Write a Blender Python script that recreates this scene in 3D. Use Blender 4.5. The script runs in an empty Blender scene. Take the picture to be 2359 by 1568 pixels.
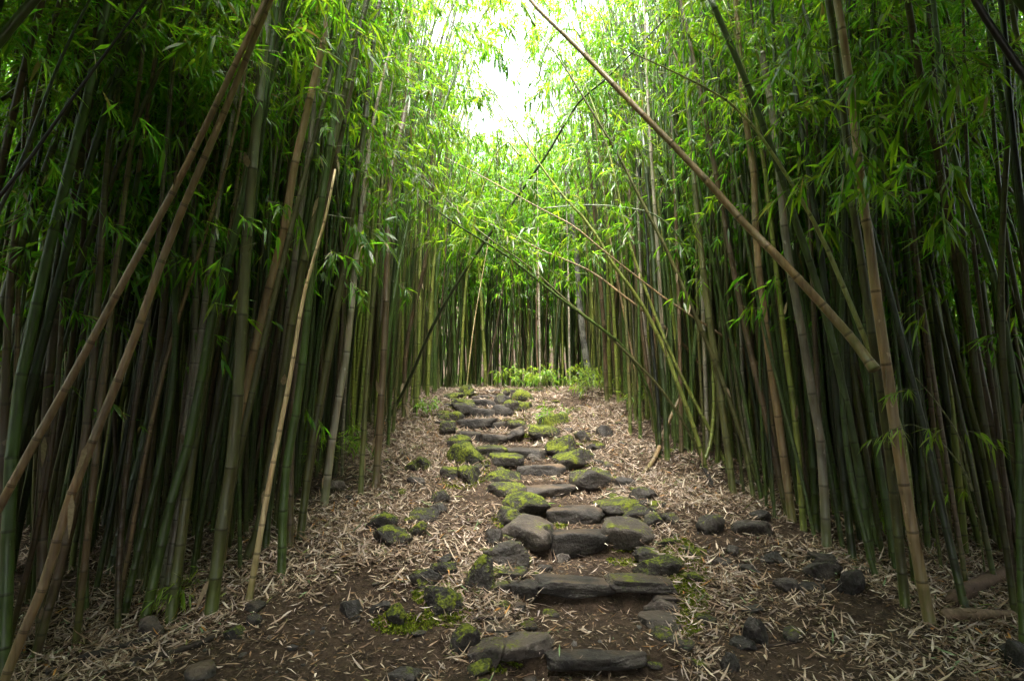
import bpy, math, random
import numpy as np
from mathutils import Vector, noise as mnoise

# ------------------------------------------------------------------ camera, sky, sun, exposure
SC = bpy.context.scene
COL = SC.collection
RNG = np.random.default_rng(11)
random.seed(11)
CAM_Z, PITCH, LENS = 1.55, math.radians(5.02), 20.0
FPX = 1024 * LENS / 36.0

cam_d = bpy.data.cameras.new("camera")
cam_d.lens = LENS
cam_d.sensor_width = 36
cam_d.clip_start = 0.05
cam_d.clip_end = 600
cam = bpy.data.objects.new("camera", cam_d)
COL.objects.link(cam)
cam.location = (0, 0, CAM_Z)
cam.rotation_euler = (math.pi / 2 + PITCH, 0, 0)
SC.camera = cam

SUN_EL, SUN_AZ = math.radians(74), math.radians(192)     # azimuth from +Y towards +X
world = bpy.data.worlds.new("World")
SC.world = world
world.use_nodes = True
nt = world.node_tree
bg = nt.nodes["Background"]
sky = nt.nodes.new("ShaderNodeTexSky")
sky.sky_type = 'NISHITA'
sky.sun_disc = False
sky.sun_elevation = SUN_EL
sky.sun_rotation = SUN_AZ
sky.air_density = 1.0
sky.dust_density = 4.0
sky.ozone_density = 1.0
hs = nt.nodes.new("ShaderNodeHueSaturation")
hs.inputs["Saturation"].default_value = 0.30
nt.links.new(sky.outputs[0], hs.inputs["Color"])
nt.links.new(hs.outputs[0], bg.inputs["Color"])
bg.inputs["Strength"].default_value = 0.11

sun_d = bpy.data.lights.new("sun", 'SUN')
sun_d.energy = 1.5
sun_d.angle = math.radians(25)
sun_d.color = (1.0, 0.95, 0.86)
sun = bpy.data.objects.new("sun", sun_d)
COL.objects.link(sun)
sd = Vector((math.sin(SUN_AZ) * math.cos(SUN_EL), math.cos(SUN_AZ) * math.cos(SUN_EL), math.sin(SUN_EL)))
sun.rotation_euler = sd.to_track_quat('Z', 'Y').to_euler()

SC.view_settings.view_transform = 'Standard'
SC.view_settings.look = 'None'
SC.view_settings.gamma = 1.0
SC.view_settings.exposure = 4.25
SC.render.engine = 'CYCLES'
cy = SC.cycles
cy.max_bounces = 6
cy.diffuse_bounces = 3
cy.glossy_bounces = 2
cy.transmission_bounces = 4
cy.transparent_max_bounces = 4
cy.use_denoising = True
cy.sample_clamp_indirect = 6.0

# ------------------------------------------------------------------ helpers
def nrm(a):
    a = np.asarray(a, float)
    return a / np.maximum(np.linalg.norm(a, axis=-1, keepdims=True), 1e-9)

def vnoise(x, y, s, seed=0.0):
    return mnoise.noise(Vector((x * s + seed, y * s - seed, seed * 0.7)))

def mesh_from(name, V, faces, mats=(), fmat=None, smooth=True, attrs=None):
    """faces: list of integer arrays (n,k)."""
    me = bpy.data.meshes.new(name)
    V = np.asarray(V, np.float32)
    faces = [np.asarray(f, np.int32) for f in faces if len(f)]
    loops = np.concatenate([f.ravel() for f in faces])
    tot = np.concatenate([np.full(len(f), f.shape[1], np.int32) for f in faces])
    start = np.concatenate([[0], np.cumsum(tot)[:-1]]).astype(np.int32)
    me.vertices.add(len(V)); me.vertices.foreach_set("co", V.ravel())
    me.loops.add(len(loops)); me.loops.foreach_set("vertex_index", loops)
    me.polygons.add(len(tot)); me.polygons.foreach_set("loop_start", start)
    for m in mats:
        me.materials.append(m)
    if fmat is not None:
        me.polygons.foreach_set("material_index", np.asarray(fmat, np.int32))
    me.polygons.foreach_set("use_smooth", np.full(len(tot), bool(smooth)))
    me.update(calc_edges=True)
    for k, arr in (attrs or {}).items():
        a = me.attributes.new(k, 'FLOAT_COLOR', 'POINT')
        arr = np.asarray(arr, np.float32)
        if arr.shape[1] == 3:
            arr = np.concatenate([arr, np.ones((len(arr), 1), np.float32)], 1)
        a.data.foreach_set("color", arr.ravel())
    return me

def link(name, data, parent=None, loc=None, color=None):
    o = bpy.data.objects.new(name, data)
    COL.objects.link(o)
    if parent is not None:
        o.parent = parent
    if loc is not None:
        o.location = loc
    if color is not None:
        o.color = color
    return o

def tag(o, label=None, cat=None, group=None, kind=None):
    if label: o["label"] = label
    if cat: o["category"] = cat
    if group: o["group"] = group
    if kind: o["kind"] = kind
    return o

# ------------------------------------------------------------------ the lie of the land
STEP_Y = np.array([3.36, 3.94, 4.68, 5.25, 5.82, 6.30, 6.72, 7.30, 7.90, 8.50, 9.00, 9.56])
STEP_X = np.array([0.42, 0.60, 0.58, 0.66, 0.45, 0.36, 0.20, -0.12, -0.38, -0.36, -0.36, -0.30])
SLOPE = 0.234

def zbase(y):
    if y < 3.36: return 0.064 + 0.13 * (y - 3.36)
    if y < 9.3: return 0.064 + SLOPE * (y - 3.36)
    z = 0.064 + SLOPE * 5.94
    t = y - 9.3
    return z + (SLOPE * t - 0.117 * t * t if t < 0.9 else SLOPE * .9 - .117 * .81 + 0.02 * (t - .9))

def path_x(y):
    return float(np.interp(y, STEP_Y, STEP_X))

def ground_z(x, y):
    z = zbase(y)
    n = 0.05 * vnoise(x, y, 0.8, 3.1) + 0.030 * vnoise(x, y, 2.1, 7.7) + 0.014 * vnoise(x, y, 6.0, 1.3)
    side = max(0.0, abs(x) - 2.0)
    z += n - 0.02 * min(side, 4)
    far = max(0.0, abs(x) - 9)
    z += 0.45 * min(far, 25) + 0.45 * min(max(0.0, y - 17), 40)
    if 2.9 < y < 9.9:
        d = abs(x - path_x(y))
        w = 1.0 - min(max((d - 0.36) / 0.28, 0), 1)
        if w > 0:
            w = w * w * (3 - 2 * w)
            k = int(np.searchsorted(STEP_Y, y)) - 1
            if k < 0:
                zt = zbase(STEP_Y[0]) - 0.12
            else:
                y0 = STEP_Y[k]; y1 = STEP_Y[k + 1] if k + 1 < len(STEP_Y) else y0 + .6
                zt = zbase(y0) + 0.02 * (y - y0) / (y1 - y0)
                if y - y0 < 0.05:
                    zp = zbase(STEP_Y[k - 1]) if k else zbase(y0) - 0.12
                    zt = zp + (zt - zp) * (y - y0) / 0.05
            z = z * (1 - w) + (zt + 0.45 * n) * w
    return z

FW = np.array([0, math.cos(PITCH), math.sin(PITCH)])
UPV = np.array([0, -math.sin(PITCH), math.cos(PITCH)])
def ray(px, py):
    """direction (per metre of depth) of a point given in the coordinates of the 2359x1568 print"""
    u = px * 1024 / 2359; v = py * 680 / 1568
    d = FW + np.array([1, 0, 0]) * (u - 512) / FPX - UPV * (v - 340) / FPX
    return d / d[1]

def at(px, py, Y):
    return np.array([0, 0, CAM_Z]) + ray(px, py) * Y

def on_ground(px, py, lo=1.6, hi=16):
    d = ray(px, py)
    Y = lo
    while Y < hi:
        p = d * Y
        if CAM_Z + p[2] <= ground_z(p[0], Y):
            return np.array([p[0], Y, ground_z(p[0], Y)])
        Y += 0.02
    p = d * 9.6
    return np.array([p[0], 9.6, ground_z(p[0], 9.6)])

def mpp(Y):            # metres per print pixel at depth Y
    return Y * (1024 / 2359) / FPX

# ------------------------------------------------------------------ materials
class Nodes:
    def __init__(self, name):
        self.m = bpy.data.materials.new(name)
        self.m.use_nodes = True
        self.t = self.m.node_tree
        self.t.nodes.clear()
        self.out = self.n("ShaderNodeOutputMaterial")
    def n(self, typ, **kw):
        nd = self.t.nodes.new(typ)
        for k, v in kw.items():
            if k.startswith("_"): nd.inputs[k[1:].replace("_", " ")].default_value = v
            else: setattr(nd, k, v)
        return nd
    def l(self, a, b): self.t.links.new(a, b)
    def mix(self, fac, a, b, blend='MIX'):
        nd = self.n("ShaderNodeMix", data_type='RGBA', blend_type=blend)
        for s, v in ((0, fac), (6, a), (7, b)):
            if hasattr(v, "is_output"): self.l(v, nd.inputs[s])
            elif s and len(v) == 3: nd.inputs[s].default_value = (*v, 1)
            else: nd.inputs[s].default_value = v
        return nd.outputs[2]
    def math(self, op, a, b=0.0, clamp=False):
        nd = self.n("ShaderNodeMath", operation=op, use_clamp=clamp)
        for s, v in ((0, a), (1, b)):
            if hasattr(v, "is_output"): self.l(v, nd.inputs[s])
            else: nd.inputs[s].default_value = v
        return nd.outputs[0]
    def noise(self, vec, scale, detail=4, rough=.55):
        nd = self.n("ShaderNodeTexNoise", _Scale=scale, _Detail=detail, _Roughness=rough)
        if vec is not None: self.l(vec, nd.inputs["Vector"])
        return nd.outputs["Fac"]
    def ramp(self, fac, lo, hi):
        nd = self.n("ShaderNodeMapRange", interpolation_type='SMOOTHSTEP')
        self.l(fac, nd.inputs[0]); nd.inputs[1].default_value = lo; nd.inputs[2].default_value = hi
        return nd.outputs[0]
    def bump(self, h, strength, dist):
        nd = self.n("ShaderNodeBump", _Strength=strength, _Distance=dist)
        self.l(h, nd.inputs["Height"])
        return nd.outputs[0]
    def done(self, sh):
        self.l(sh, self.out.inputs[0]); return self.m

def culm_material(name, stuff=False):
    N = Nodes(name)
    tc = N.n("ShaderNodeTexCoord")
    if stuff:
        a = N.n("ShaderNodeAttribute", attribute_name="tint"); colr = a.outputs["Color"]; rnd = a.outputs["Alpha"]
    else:
        oi = N.n("ShaderNodeObjectInfo"); colr = oi.outputs["Color"]; rnd = oi.outputs["Random"]
    cd = N.n("ShaderNodeAttribute", attribute_name="cdat")
    sep = N.n("ShaderNodeSeparateColor"); N.l(cd.outputs["Color"], sep.inputs[0])
    node, bloom, hgt = sep.outputs
    mp = N.n("ShaderNodeMapping"); N.l(tc.outputs["Object"], mp.inputs[0])
    mp.inputs["Scale"].default_value = (60, 60, 2.2)
    off = N.n("ShaderNodeCombineXYZ"); N.l(N.math('MULTIPLY', rnd, 37.0), off.inputs[0]); N.l(off.outputs[0], mp.inputs["Location"])
    streak = N.noise(mp.outputs[0], 1.0, 4)
    mp2 = N.n("ShaderNodeMapping"); N.l(tc.outputs["Object"], mp2.inputs[0]); N.l(off.outputs[0], mp2.inputs["Location"])
    mp2.inputs["Scale"].default_value = (9, 9, 3)
    blotch = N.noise(mp2.outputs[0], 1.0, 5, .65)
    c = N.mix(N.ramp(streak, .35, .7), colr, N.mix(1.0, colr, (.62, .55, .5), 'MULTIPLY'))
    c = N.mix(N.math('MULTIPLY', N.ramp(blotch, .42, .75), .75), c, N.mix(1.0, c, (1.5, 1.25, .95), 'MULTIPLY'))
    c = N.mix(N.math('MULTIPLY', N.ramp(blotch, .43, .26), .8), c, (.035, .028, .018))
    # pale lichen flecks
    mp3 = N.n("ShaderNodeMapping"); N.l(tc.outputs["Object"], mp3.inputs[0]); N.l(off.outputs[0], mp3.inputs["Location"])
    mp3.inputs["Scale"].default_value = (26, 26, 12)
    lich = N.noise(mp3.outputs[0], 1.0, 3)
    c = N.mix(N.math('MULTIPLY', N.ramp(lich, .66, .74), .7), c, N.mix(1.0, N.mix(1.0, colr, (2.0, 2.0, 2.2), 'MULTIPLY'), (.05, .05, .04), 'ADD'))
    # moss climbing the foot
    mossy = N.math('MULTIPLY', N.ramp(hgt, .07, .003), N.ramp(blotch, .35, .55))
    c = N.mix(N.math('MULTIPLY', mossy, .75), c, (.060, .085, .012))
    c = N.mix(N.math('MULTIPLY', bloom, N.math('MULTIPLY', rnd, .8)), c, N.mix(1.0, N.mix(1.0, colr, (2.4, 2.4, 2.6), 'MULTIPLY'), (.04, .04, .035), 'ADD'))
    c = N.mix(N.math('MULTIPLY', node, .85), c, (.018, .015, .010))
    p = N.n("ShaderNodeBsdfPrincipled"); N.l(c, p.inputs["Base Color"])
    p.inputs["Roughness"].default_value = .42
    p.inputs["Specular IOR Level"].default_value = .45
    N.l(N.bump(streak, .15, .003), p.inputs["Normal"])
    return N.done(p.outputs[0])

def leaf_material(name, base, trans, w=.5, rough=.38):
    N = Nodes(name)
    a = N.n("ShaderNodeAttribute", attribute_name="tint")
    oi = N.n("ShaderNodeObjectInfo")
    hv = N.n("ShaderNodeHueSaturation"); hv.inputs["Color"].default_value = (*base, 1)
    tv = N.n("ShaderNodeHueSaturation"); tv.inputs["Color"].default_value = (*trans, 1)
    sp = N.n("ShaderNodeSeparateColor"); N.l(a.outputs["Color"], sp.inputs[0])
    hue = N.math('ADD', N.math('MULTIPLY', sp.outputs[0], -.055), .52)
    hue = N.math('ADD', hue, N.math('MULTIPLY', N.math('SUBTRACT', oi.outputs["Random"], .5), .03))
    val = N.math('ADD', N.math('MULTIPLY', sp.outputs[1], .7), .62)
    for h in (hv, tv):
        N.l(hue, h.inputs["Hue"]); N.l(val, h.inputs["Value"])
    dry = N.mix(sp.outputs[2], hv.outputs[0], (.30, .22, .09))
    dryt = N.mix(sp.outputs[2], tv.outputs[0], (.25, .16, .05))
    p = N.n("ShaderNodeBsdfPrincipled"); N.l(dry, p.inputs["Base Color"])
    p.inputs["Roughness"].default_value = rough
    p.inputs["Specular IOR Level"].default_value = .5
    t = N.n("ShaderNodeBsdfTranslucent"); N.l(dryt, t.inputs[0])
    ms = N.n("ShaderNodeMixShader"); ms.inputs[0].default_value = w
    N.l(p.outputs[0], ms.inputs[1]); N.l(t.outputs[0], ms.inputs[2])
    return N.done(ms.outputs[0])

def twig_material():
    N = Nodes("twig_bark")
    p = N.n("ShaderNodeBsdfPrincipled"); p.inputs["Base Color"].default_value = (.10, .10, .04, 1)
    p.inputs["Roughness"].default_value = .6
    return N.done(p.outputs[0])

def stone_material():
    N = Nodes("basalt_stone")
    tc = N.n("ShaderNodeTexCoord"); geo = N.n("ShaderNodeNewGeometry"); oi = N.n("ShaderNodeObjectInfo")
    pos = geo.outputs["Position"]
    sep = N.n("ShaderNodeSeparateColor"); N.l(oi.outputs["Color"], sep.inputs[0])
    moss, bright, brown = sep.outputs
    n1 = N.noise(pos, 7, 6, .65); n2 = N.noise(pos, 45, 4, .6); n3 = N.noise(pos, 3.2, 3)
    c = N.mix(N.ramp(n1, .3, .7), (.014, .012, .011), (.056, .047, .040))
    c = N.mix(N.math('MULTIPLY', N.ramp(n2, .55, .75), .5), c, (.13, .125, .115))
    c = N.mix(1.0, c, N.mix(bright, (.75, .75, .75), (2.3, 2.2, 2.1)), 'MULTIPLY')
    nz = N.n("ShaderNodeSeparateXYZ"); N.l(geo.outputs["Normal"], nz.inputs[0])
    dirt = N.math('MULTIPLY', N.ramp(nz.outputs[2], .55, .95), N.ramp(n3, .42, .6))
    c = N.mix(N.math('MULTIPLY', dirt, brown), c, (.115, .075, .045))
    m = N.math('ADD', N.math('MULTIPLY', nz.outputs[2], .30), N.math('ADD', N.math('MULTIPLY', n1, 1.25), N.math('MULTIPLY', n2, .55)))
    m = N.math('ADD', m, N.math('MULTIPLY', moss, .75))
    mk = N.math('MULTIPLY', N.ramp(m, 1.40, 1.66), .92)
    mc = N.mix(N.ramp(N.math('ADD', N.math('MULTIPLY', n2, .55), N.math('MULTIPLY', n1, .45)), .40, .62), (.016, .024, .006), (.145, .170, .010))
    c = N.mix(mk, c, mc)
    p = N.n("ShaderNodeBsdfPrincipled"); N.l(c, p.inputs["Base Color"])
    N.l(N.math('ADD', N.math('MULTIPLY', mk, .25), .68), p.inputs["Roughness"])
    p.inputs["Specular IOR Level"].default_value = .3
    fine = N.noise(pos, 110, 4, .7)
    h = N.math('ADD', N.math('ADD', n2, N.math('MULTIPLY', n1, 1.2)), N.math('MULTIPLY', N.math('MULTIPLY', fine, mk), 1.6))
    N.l(N.bump(h, .75, .018), p.inputs["Normal"])
    return N.done(p.outputs[0])

def ground_material():
    N = Nodes("forest_soil")
    geo = N.n("ShaderNodeNewGeometry"); pos = geo.outputs["Position"]
    n1 = N.noise(pos, 1.3, 5, .6); n2 = N.noise(pos, 14, 6, .7); n3 = N.noise(pos, 70, 5, .7)
    c = N.mix(N.ramp(n2, .3, .7), (.020, .014, .010), (.068, .045, .030))
    c = N.mix(N.math('MULTIPLY', N.ramp(n3, .5, .75), .6), c, (.115, .08, .052))
    c = N.mix(N.math('MULTIPLY', N.ramp(n1, .5, .7), .6), c, (.040, .028, .022))
    p = N.n("ShaderNodeBsdfPrincipled"); N.l(c, p.inputs["Base Color"]); p.inputs["Roughness"].default_value = .95
    p.inputs["Specular IOR Level"].default_value = .15
    N.l(N.bump(N.math('ADD', n2, N.math('MULTIPLY', n3, .7)), .9, .03), p.inputs["Normal"])
    return N.done(p.outputs[0])

def tint_material(name, rough=.8, trans=0.0):
    N = Nodes(name)
    a = N.n("ShaderNodeAttribute", attribute_name="tint")
    geo = N.n("ShaderNodeNewGeometry")
    n = N.noise(geo.outputs["Position"], 60, 3)
    c = N.mix(N.ramp(n, .3, .7), N.mix(1.0, a.outputs["Color"], (.7, .68, .66), 'MULTIPLY'), a.outputs["Color"])
    p = N.n("ShaderNodeBsdfPrincipled"); N.l(c, p.inputs["Base Color"]); p.inputs["Roughness"].default_value = rough
    p.inputs["Specular IOR Level"].default_value = .25
    if trans:
        t = N.n("ShaderNodeBsdfTranslucent"); N.l(c, t.inputs[0])
        ms = N.n("ShaderNodeMixShader"); ms.inputs[0].default_value = trans
        N.l(p.outputs[0], ms.inputs[1]); N.l(t.outputs[0], ms.inputs[2])
        return N.done(ms.outputs[0])
    return N.done(p.outputs[0])

def bark_material():
    N = Nodes("mottled_bark")
    geo = N.n("ShaderNodeNewGeometry"); pos = geo.outputs["Position"]
    n1 = N.noise(pos, 9, 5, .7); n2 = N.noise(pos, 2.5, 3)
    nz = N.n("ShaderNodeSeparateXYZ"); N.l(pos, nz.inputs[0])
    c = N.mix(N.ramp(n1, .4, .6), (.03, .028, .020), (.13, .125, .10))
    low = N.ramp(nz.outputs[2], 2.2, 1.5)
    c = N.mix(N.math('MULTIPLY', low, N.ramp(n1, .3, .5)), c, (.07, .10, .015))
    p = N.n("ShaderNodeBsdfPrincipled"); N.l(c, p.inputs["Base Color"]); p.inputs["Roughness"].default_value = .85
    N.l(N.bump(n1, .8, .03), p.inputs["Normal"])
    return N.done(p.outputs[0])

M_CULM = culm_material("bamboo_culm")
M_CULM_T = culm_material("bamboo_culm_thicket", True)
M_LEAF = leaf_material("bamboo_leaf", (.048, .120, .010), (.235, .500, .016), .53)
M_SHRUB = leaf_material("seedling_leaf", (.095, .200, .020), (.340, .560, .035), .50)
M_TWIG = twig_material()
M_STONE = stone_material()
M_SOIL = ground_material()
M_LITTER = tint_material("dry_leaf", .75, .12)
M_MOSS = tint_material("moss_tuft", .9, .25)
M_WOOD = tint_material("dead_wood", .85)
M_BARK = bark_material()

# ------------------------------------------------------------------ ground sheet
def axis(segs):
    out = []
    for a, b, n in segs:
        out += list(np.linspace(a, b, n, endpoint=False))
    return np.array(out + [segs[-1][1]])
gx = axis([(-220, -30, 12), (-30, -8, 22), (-8, -3.5, 30), (-3.5, 3.5, 150), (3.5, 8, 30), (8, 30, 22), (30, 220, 12)])
gy = axis([(-120, -8, 10), (-8, 1.2, 24), (1.2, 10.4, 210), (10.4, 22, 40), (22, 60, 20), (60, 320, 12)])
GX, GY = np.meshgrid(gx, gy)
GZ = np.array([[ground_z(x, y) for x in gx] for y in gy])
ny, nx = GX.shape
idx = np.arange(nx * ny).reshape(ny, nx)
quads = np.stack([idx[:-1, :-1], idx[:-1, 1:], idx[1:, 1:], idx[1:, :-1]], -1).reshape(-1, 4)
gnd = link("ground", mesh_from("ground", np.stack([GX, GY, GZ], -1).reshape(-1, 3), [quads], [M_SOIL]))
tag(gnd, kind="structure")

# ------------------------------------------------------------------ leaves and sprays
def leaf_geo(P, D, L, W, droop, rng, fine=True):
    """arrays of leaves: P base points, D directions, L lengths, W widths -> verts (n*k,3), faces"""
    n = len(P)
    D = nrm(D)
    side = np.cross(D, np.array([0, 0, 1.0])) + rng.normal(0, .45, (n, 3))
    side = nrm(side - (side * D).sum(1, keepdims=True) * D)
    g = np.array([0, 0, -1.0])
    L = L[:, None]; W = W[:, None]; dr = droop[:, None]
    def pt(t): return P + D * L * t + g * L * dr * t * t
    if fine:
        V = np.stack([pt(0), pt(.3) + side * W * .5, pt(.3) - side * W * .5, pt(.66) + side * W * .36, pt(.66) - side * W * .36, pt(1.0)], 1)
        b = (np.arange(n) * 6)[:, None]
        tri = np.concatenate([b + [0, 1, 2], b + [3, 5, 4]]); quad = b + [1, 3, 4, 2]
        return V.reshape(-1, 3), tri, quad, 6
    V = np.stack([pt(0), pt(.36) + side * W * .5, pt(1.0), pt(.36) - side * W * .5], 1)
    b = (np.arange(n) * 4)[:, None]
    return V.reshape(-1, 3), np.zeros((0, 3), int), b + [0, 1, 2, 3], 4

def spray(o, d, length, ntw, rng, leafL=.13):
    """one side branch: returns leaf bases, dirs and lengths, plus strips for its twigs"""
    d = nrm(d)
    t = np.sort(rng.uniform(.22, 1, ntw)); t[-1] = 1
    g = np.array([0, 0, -1.0])
    B = o + d * length * t[:, None] + g * length * .38 * (t ** 2)[:, None]
    tang = nrm(d + g * .76 * t[:, None])
    td = nrm(tang + rng.normal(0, .55, (ntw, 3)) + g * .22)
    tl = rng.uniform(.07, .24, ntw) * min(1, .4 + length)
    nl = 7
    s = rng.uniform(.15, 1.0, (ntw, nl)); s[:, :4] = 1.0
    LP = B[:, None] + td[:, None] * tl[:, None, None] * s[..., None]
    LD = nrm(td[:, None] * .75 + rng.normal(0, .50, (ntw, nl, 3)) + g * .48)
    LL = rng.uniform(.45, 1.25, (ntw, nl)) * leafL * rng.uniform(.75, 1.15, (ntw, 1))
    q = np.array([0, .2, .4, .6, .8])
    SB = o + d * length * q[:, None] + g * length * .38 * (q ** 2)[:, None]
    q2 = q + .2
    SE = o + d * length * q2[:, None] + g * length * .38 * (q2 ** 2)[:, None]
    TB = np.concatenate([SB, B]); TE = np.concatenate([SE, B + td * tl[:, None]])
    return LP.reshape(-1, 3), LD.reshape(-1, 3), LL.ravel(), TB, TE

def foliage_mesh(name, sprays, rng, fine=True, leaf_mat=None, wr=.125, dry=.05):
    P = np.concatenate([s[0] for s in sprays]); D = np.concatenate([s[1] for s in sprays]); L = np.concatenate([s[2] for s in sprays])
    V1, tri, quad, k = leaf_geo(P, D, L, L * wr * rng.uniform(.8, 1.25, len(L)), rng.uniform(.05, .55, len(L)), rng, fine)
    n = len(P)
    tint = np.stack([rng.uniform(0, 1, n), rng.uniform(0, 1, n) ** 1.3, (rng.uniform(0, 1, n) < dry) * rng.uniform(.4, 1, n), np.ones(n)], 1)
    tint = np.repeat(tint, k, 0)
    TB = np.concatenate([s[3] for s in sprays]); TE = np.concatenate([s[4] for s in sprays])
    m = len(TB)
    dd = nrm(TE - TB); sd_ = nrm(np.cross(dd, rng.normal(0, 1, (m, 3)))) * .0022
    V2 = np.stack([TB + sd_, TE + sd_ * .6, TE - sd_ * .6, TB - sd_], 1).reshape(-1, 3)
    q2 = (np.arange(m) * 4)[:, None] + [0, 1, 2, 3] + len(V1)
    tint = np.concatenate([tint, np.ones((len(V2), 4))])
    fm = np.concatenate([np.zeros(len(tri)), np.zeros(len(quad)), np.ones(len(q2))])
    me = mesh_from(name, np.concatenate([V1, V2]), [tri, np.concatenate([quad, q2])], [leaf_mat or M_LEAF, M_TWIG], fm, True, {"tint": tint})
    return me

# ------------------------------------------------------------------ culms
def smooth_path(P, n=12):
    P = np.asarray(P, float)
    if len(P) < 3:
        return np.array([P[0] + (P[-1] - P[0]) * t for t in np.linspace(0, 1, 12)])
    Q = np.concatenate([[2 * P[0] - P[1]], P, [2 * P[-1] - P[-2]]])
    out = []
    for i in range(1, len(Q) - 2):
        for t in np.linspace(0, 1, n, endpoint=False):
            a, b, c, d = Q[i - 1:i + 3]
            out.append(.5 * (2 * b + (c - a) * t + (2 * a - 5 * b + 4 * c - d) * t * t + (3 * b - a - 3 * c + d) * t ** 3))
    out.append(P[-1])
    return np.array(out)

class Axis:
    def __init__(self, P):
        self.P = np.asarray(P, float)
        self.s = np.concatenate([[0], np.cumsum(np.linalg.norm(np.diff(self.P, axis=0), axis=1))])
        self.L = self.s[-1]
    def pos(self, s):
        return np.stack([np.interp(s, self.s, self.P[:, k]) for k in range(3)], -1)
    def tan(self, s):
        return nrm(self.pos(np.minimum(np.asarray(s) + .05, self.L)) - self.pos(np.maximum(np.asarray(s) - .05, 0)))

def culm_arrays(ax, r0, r1, rng, sides=10, inter=.30, low=False, power=1.3, sbase=0.0):
    """tube with swollen, dark-ringed nodes: verts, quads, cdat"""
    s = .06; nodes = []
    while s < ax.L - .02:
        nodes.append(s)
        s += inter * min(1.0, .45 + .35 * (s + sbase)) * rng.uniform(.88, 1.12) * (1.0 - .35 * (s / ax.L))
    S, R, ND, BL = [0.0], [1.0], [0.0], [0.0]
    for k in nodes:
        prof = ((-.05, 1.0, 0, .0), (-.012, 1.0, 0, .5), (-.0035, 1.02, .85, 0), (.000, 1.06, .15, 0), (.004, 1.05, .8, 0), (.009, .985, 0, 0.1)) if not low else ((-.012, 1.0, 0, .3), (0, 1.08, 1, 0), (.012, .99, 0, 0))
        for ds, rr, nd, bl in prof:
            if S[-1] + 1e-4 < k + ds < ax.L:
                S.append(k + ds); R.append(rr); ND.append(nd); BL.append(bl)
    S.append(ax.L); R.append(1.0); ND.append(0); BL.append(0)
    S = np.array(S); R = np.array(R)
    rad = (r0 + (r1 - r0) * (S / ax.L) ** power) * R * (1 + (.28 * np.exp(-S / .05) if sbase == 0 else 0))
    C = ax.pos(S); T = ax.tan(S)
    ref = np.array([0, 1.0, 0]); 
    n1 = nrm(np.cross(T, ref)); n2 = np.cross(T, n1)
    a = np.linspace(0, 2 * math.pi, sides, endpoint=False)
    V = C[:, None] + rad[:, None, None] * (n1[:, None] * np.cos(a)[None, :, None] + n2[:, None] * np.sin(a)[None, :, None])
    m = len(S)
    i = np.arange(m * sides).reshape(m, sides)
    j = np.roll(i, -1, 1)
    Q = np.stack([i[:-1], j[:-1], j[1:], i[1:]], -1).reshape(-1, 4)
    cd = np.stack([ND, BL, np.clip((S + sbase) / 10, 0, 1), np.ones(m)], 1)
    cd = np.repeat(cd, sides, 0)
    V = V.reshape(-1, 3)
    # end caps as fans of tris on a centre point
    V = np.concatenate([V, C[:1], C[-1:]]); cd = np.concatenate([cd, cd[:1], cd[-1:]])
    c0, c1 = m * sides, m * sides + 1
    tri = np.concatenate([np.stack([j[0], i[0], np.full(sides, c0)], -1), np.stack([i[-1], j[-1], np.full(sides, c1)], -1)])
    return V, tri, Q, cd, np.array(nodes)

def culm_mesh(name, ax, r0, r1, rng, **kw):
    V, tri, Q, cd, nodes = culm_arrays(ax, r0, r1, rng, **kw)
    return mesh_from(name, V, [tri, Q], [M_CULM], None, True, {"cdat": cd}), nodes

def axis_sprays(ax, nodes, s0, per, rng, length=(.5, 1.1), ntw=(5, 9), leafL=.13, s1=None, bias=None):
    out = []
    ns = [k for k in nodes if k > s0 and (s1 is None or k < s1)]
    az = rng.uniform(0, 6.28)
    for k in ns:
        f = (k - s0) / max(ax.L - s0, .1)
        for _ in range(rng.poisson(per * (.55 + .9 * math.sin(min(f, 1) * math.pi * .8 + .3)))):
            az += 2.4 + rng.normal(0, .5)
            d = np.array([math.cos(az), math.sin(az), rng.uniform(.05, .75)])
            if bias is not None: d = d + bias
            out.append(spray(ax.pos(k), d, rng.uniform(*length) * (1.15 - .6 * f), int(rng.integers(*ntw)), rng, leafL))
    return out

C_ = dict(shoot=(.24, .28, .10), green=(.046, .084, .014), dark=(.022, .036, .012), olive=(.076, .078, .026), tan=(.200, .140, .078), brown=(.095, .066, .040),
          pale=(.47, .37, .21), lime=(.150, .180, .035), black=(.005, .006, .005), grey=(.22, .20, .16), jade=(.070, .110, .036))

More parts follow.
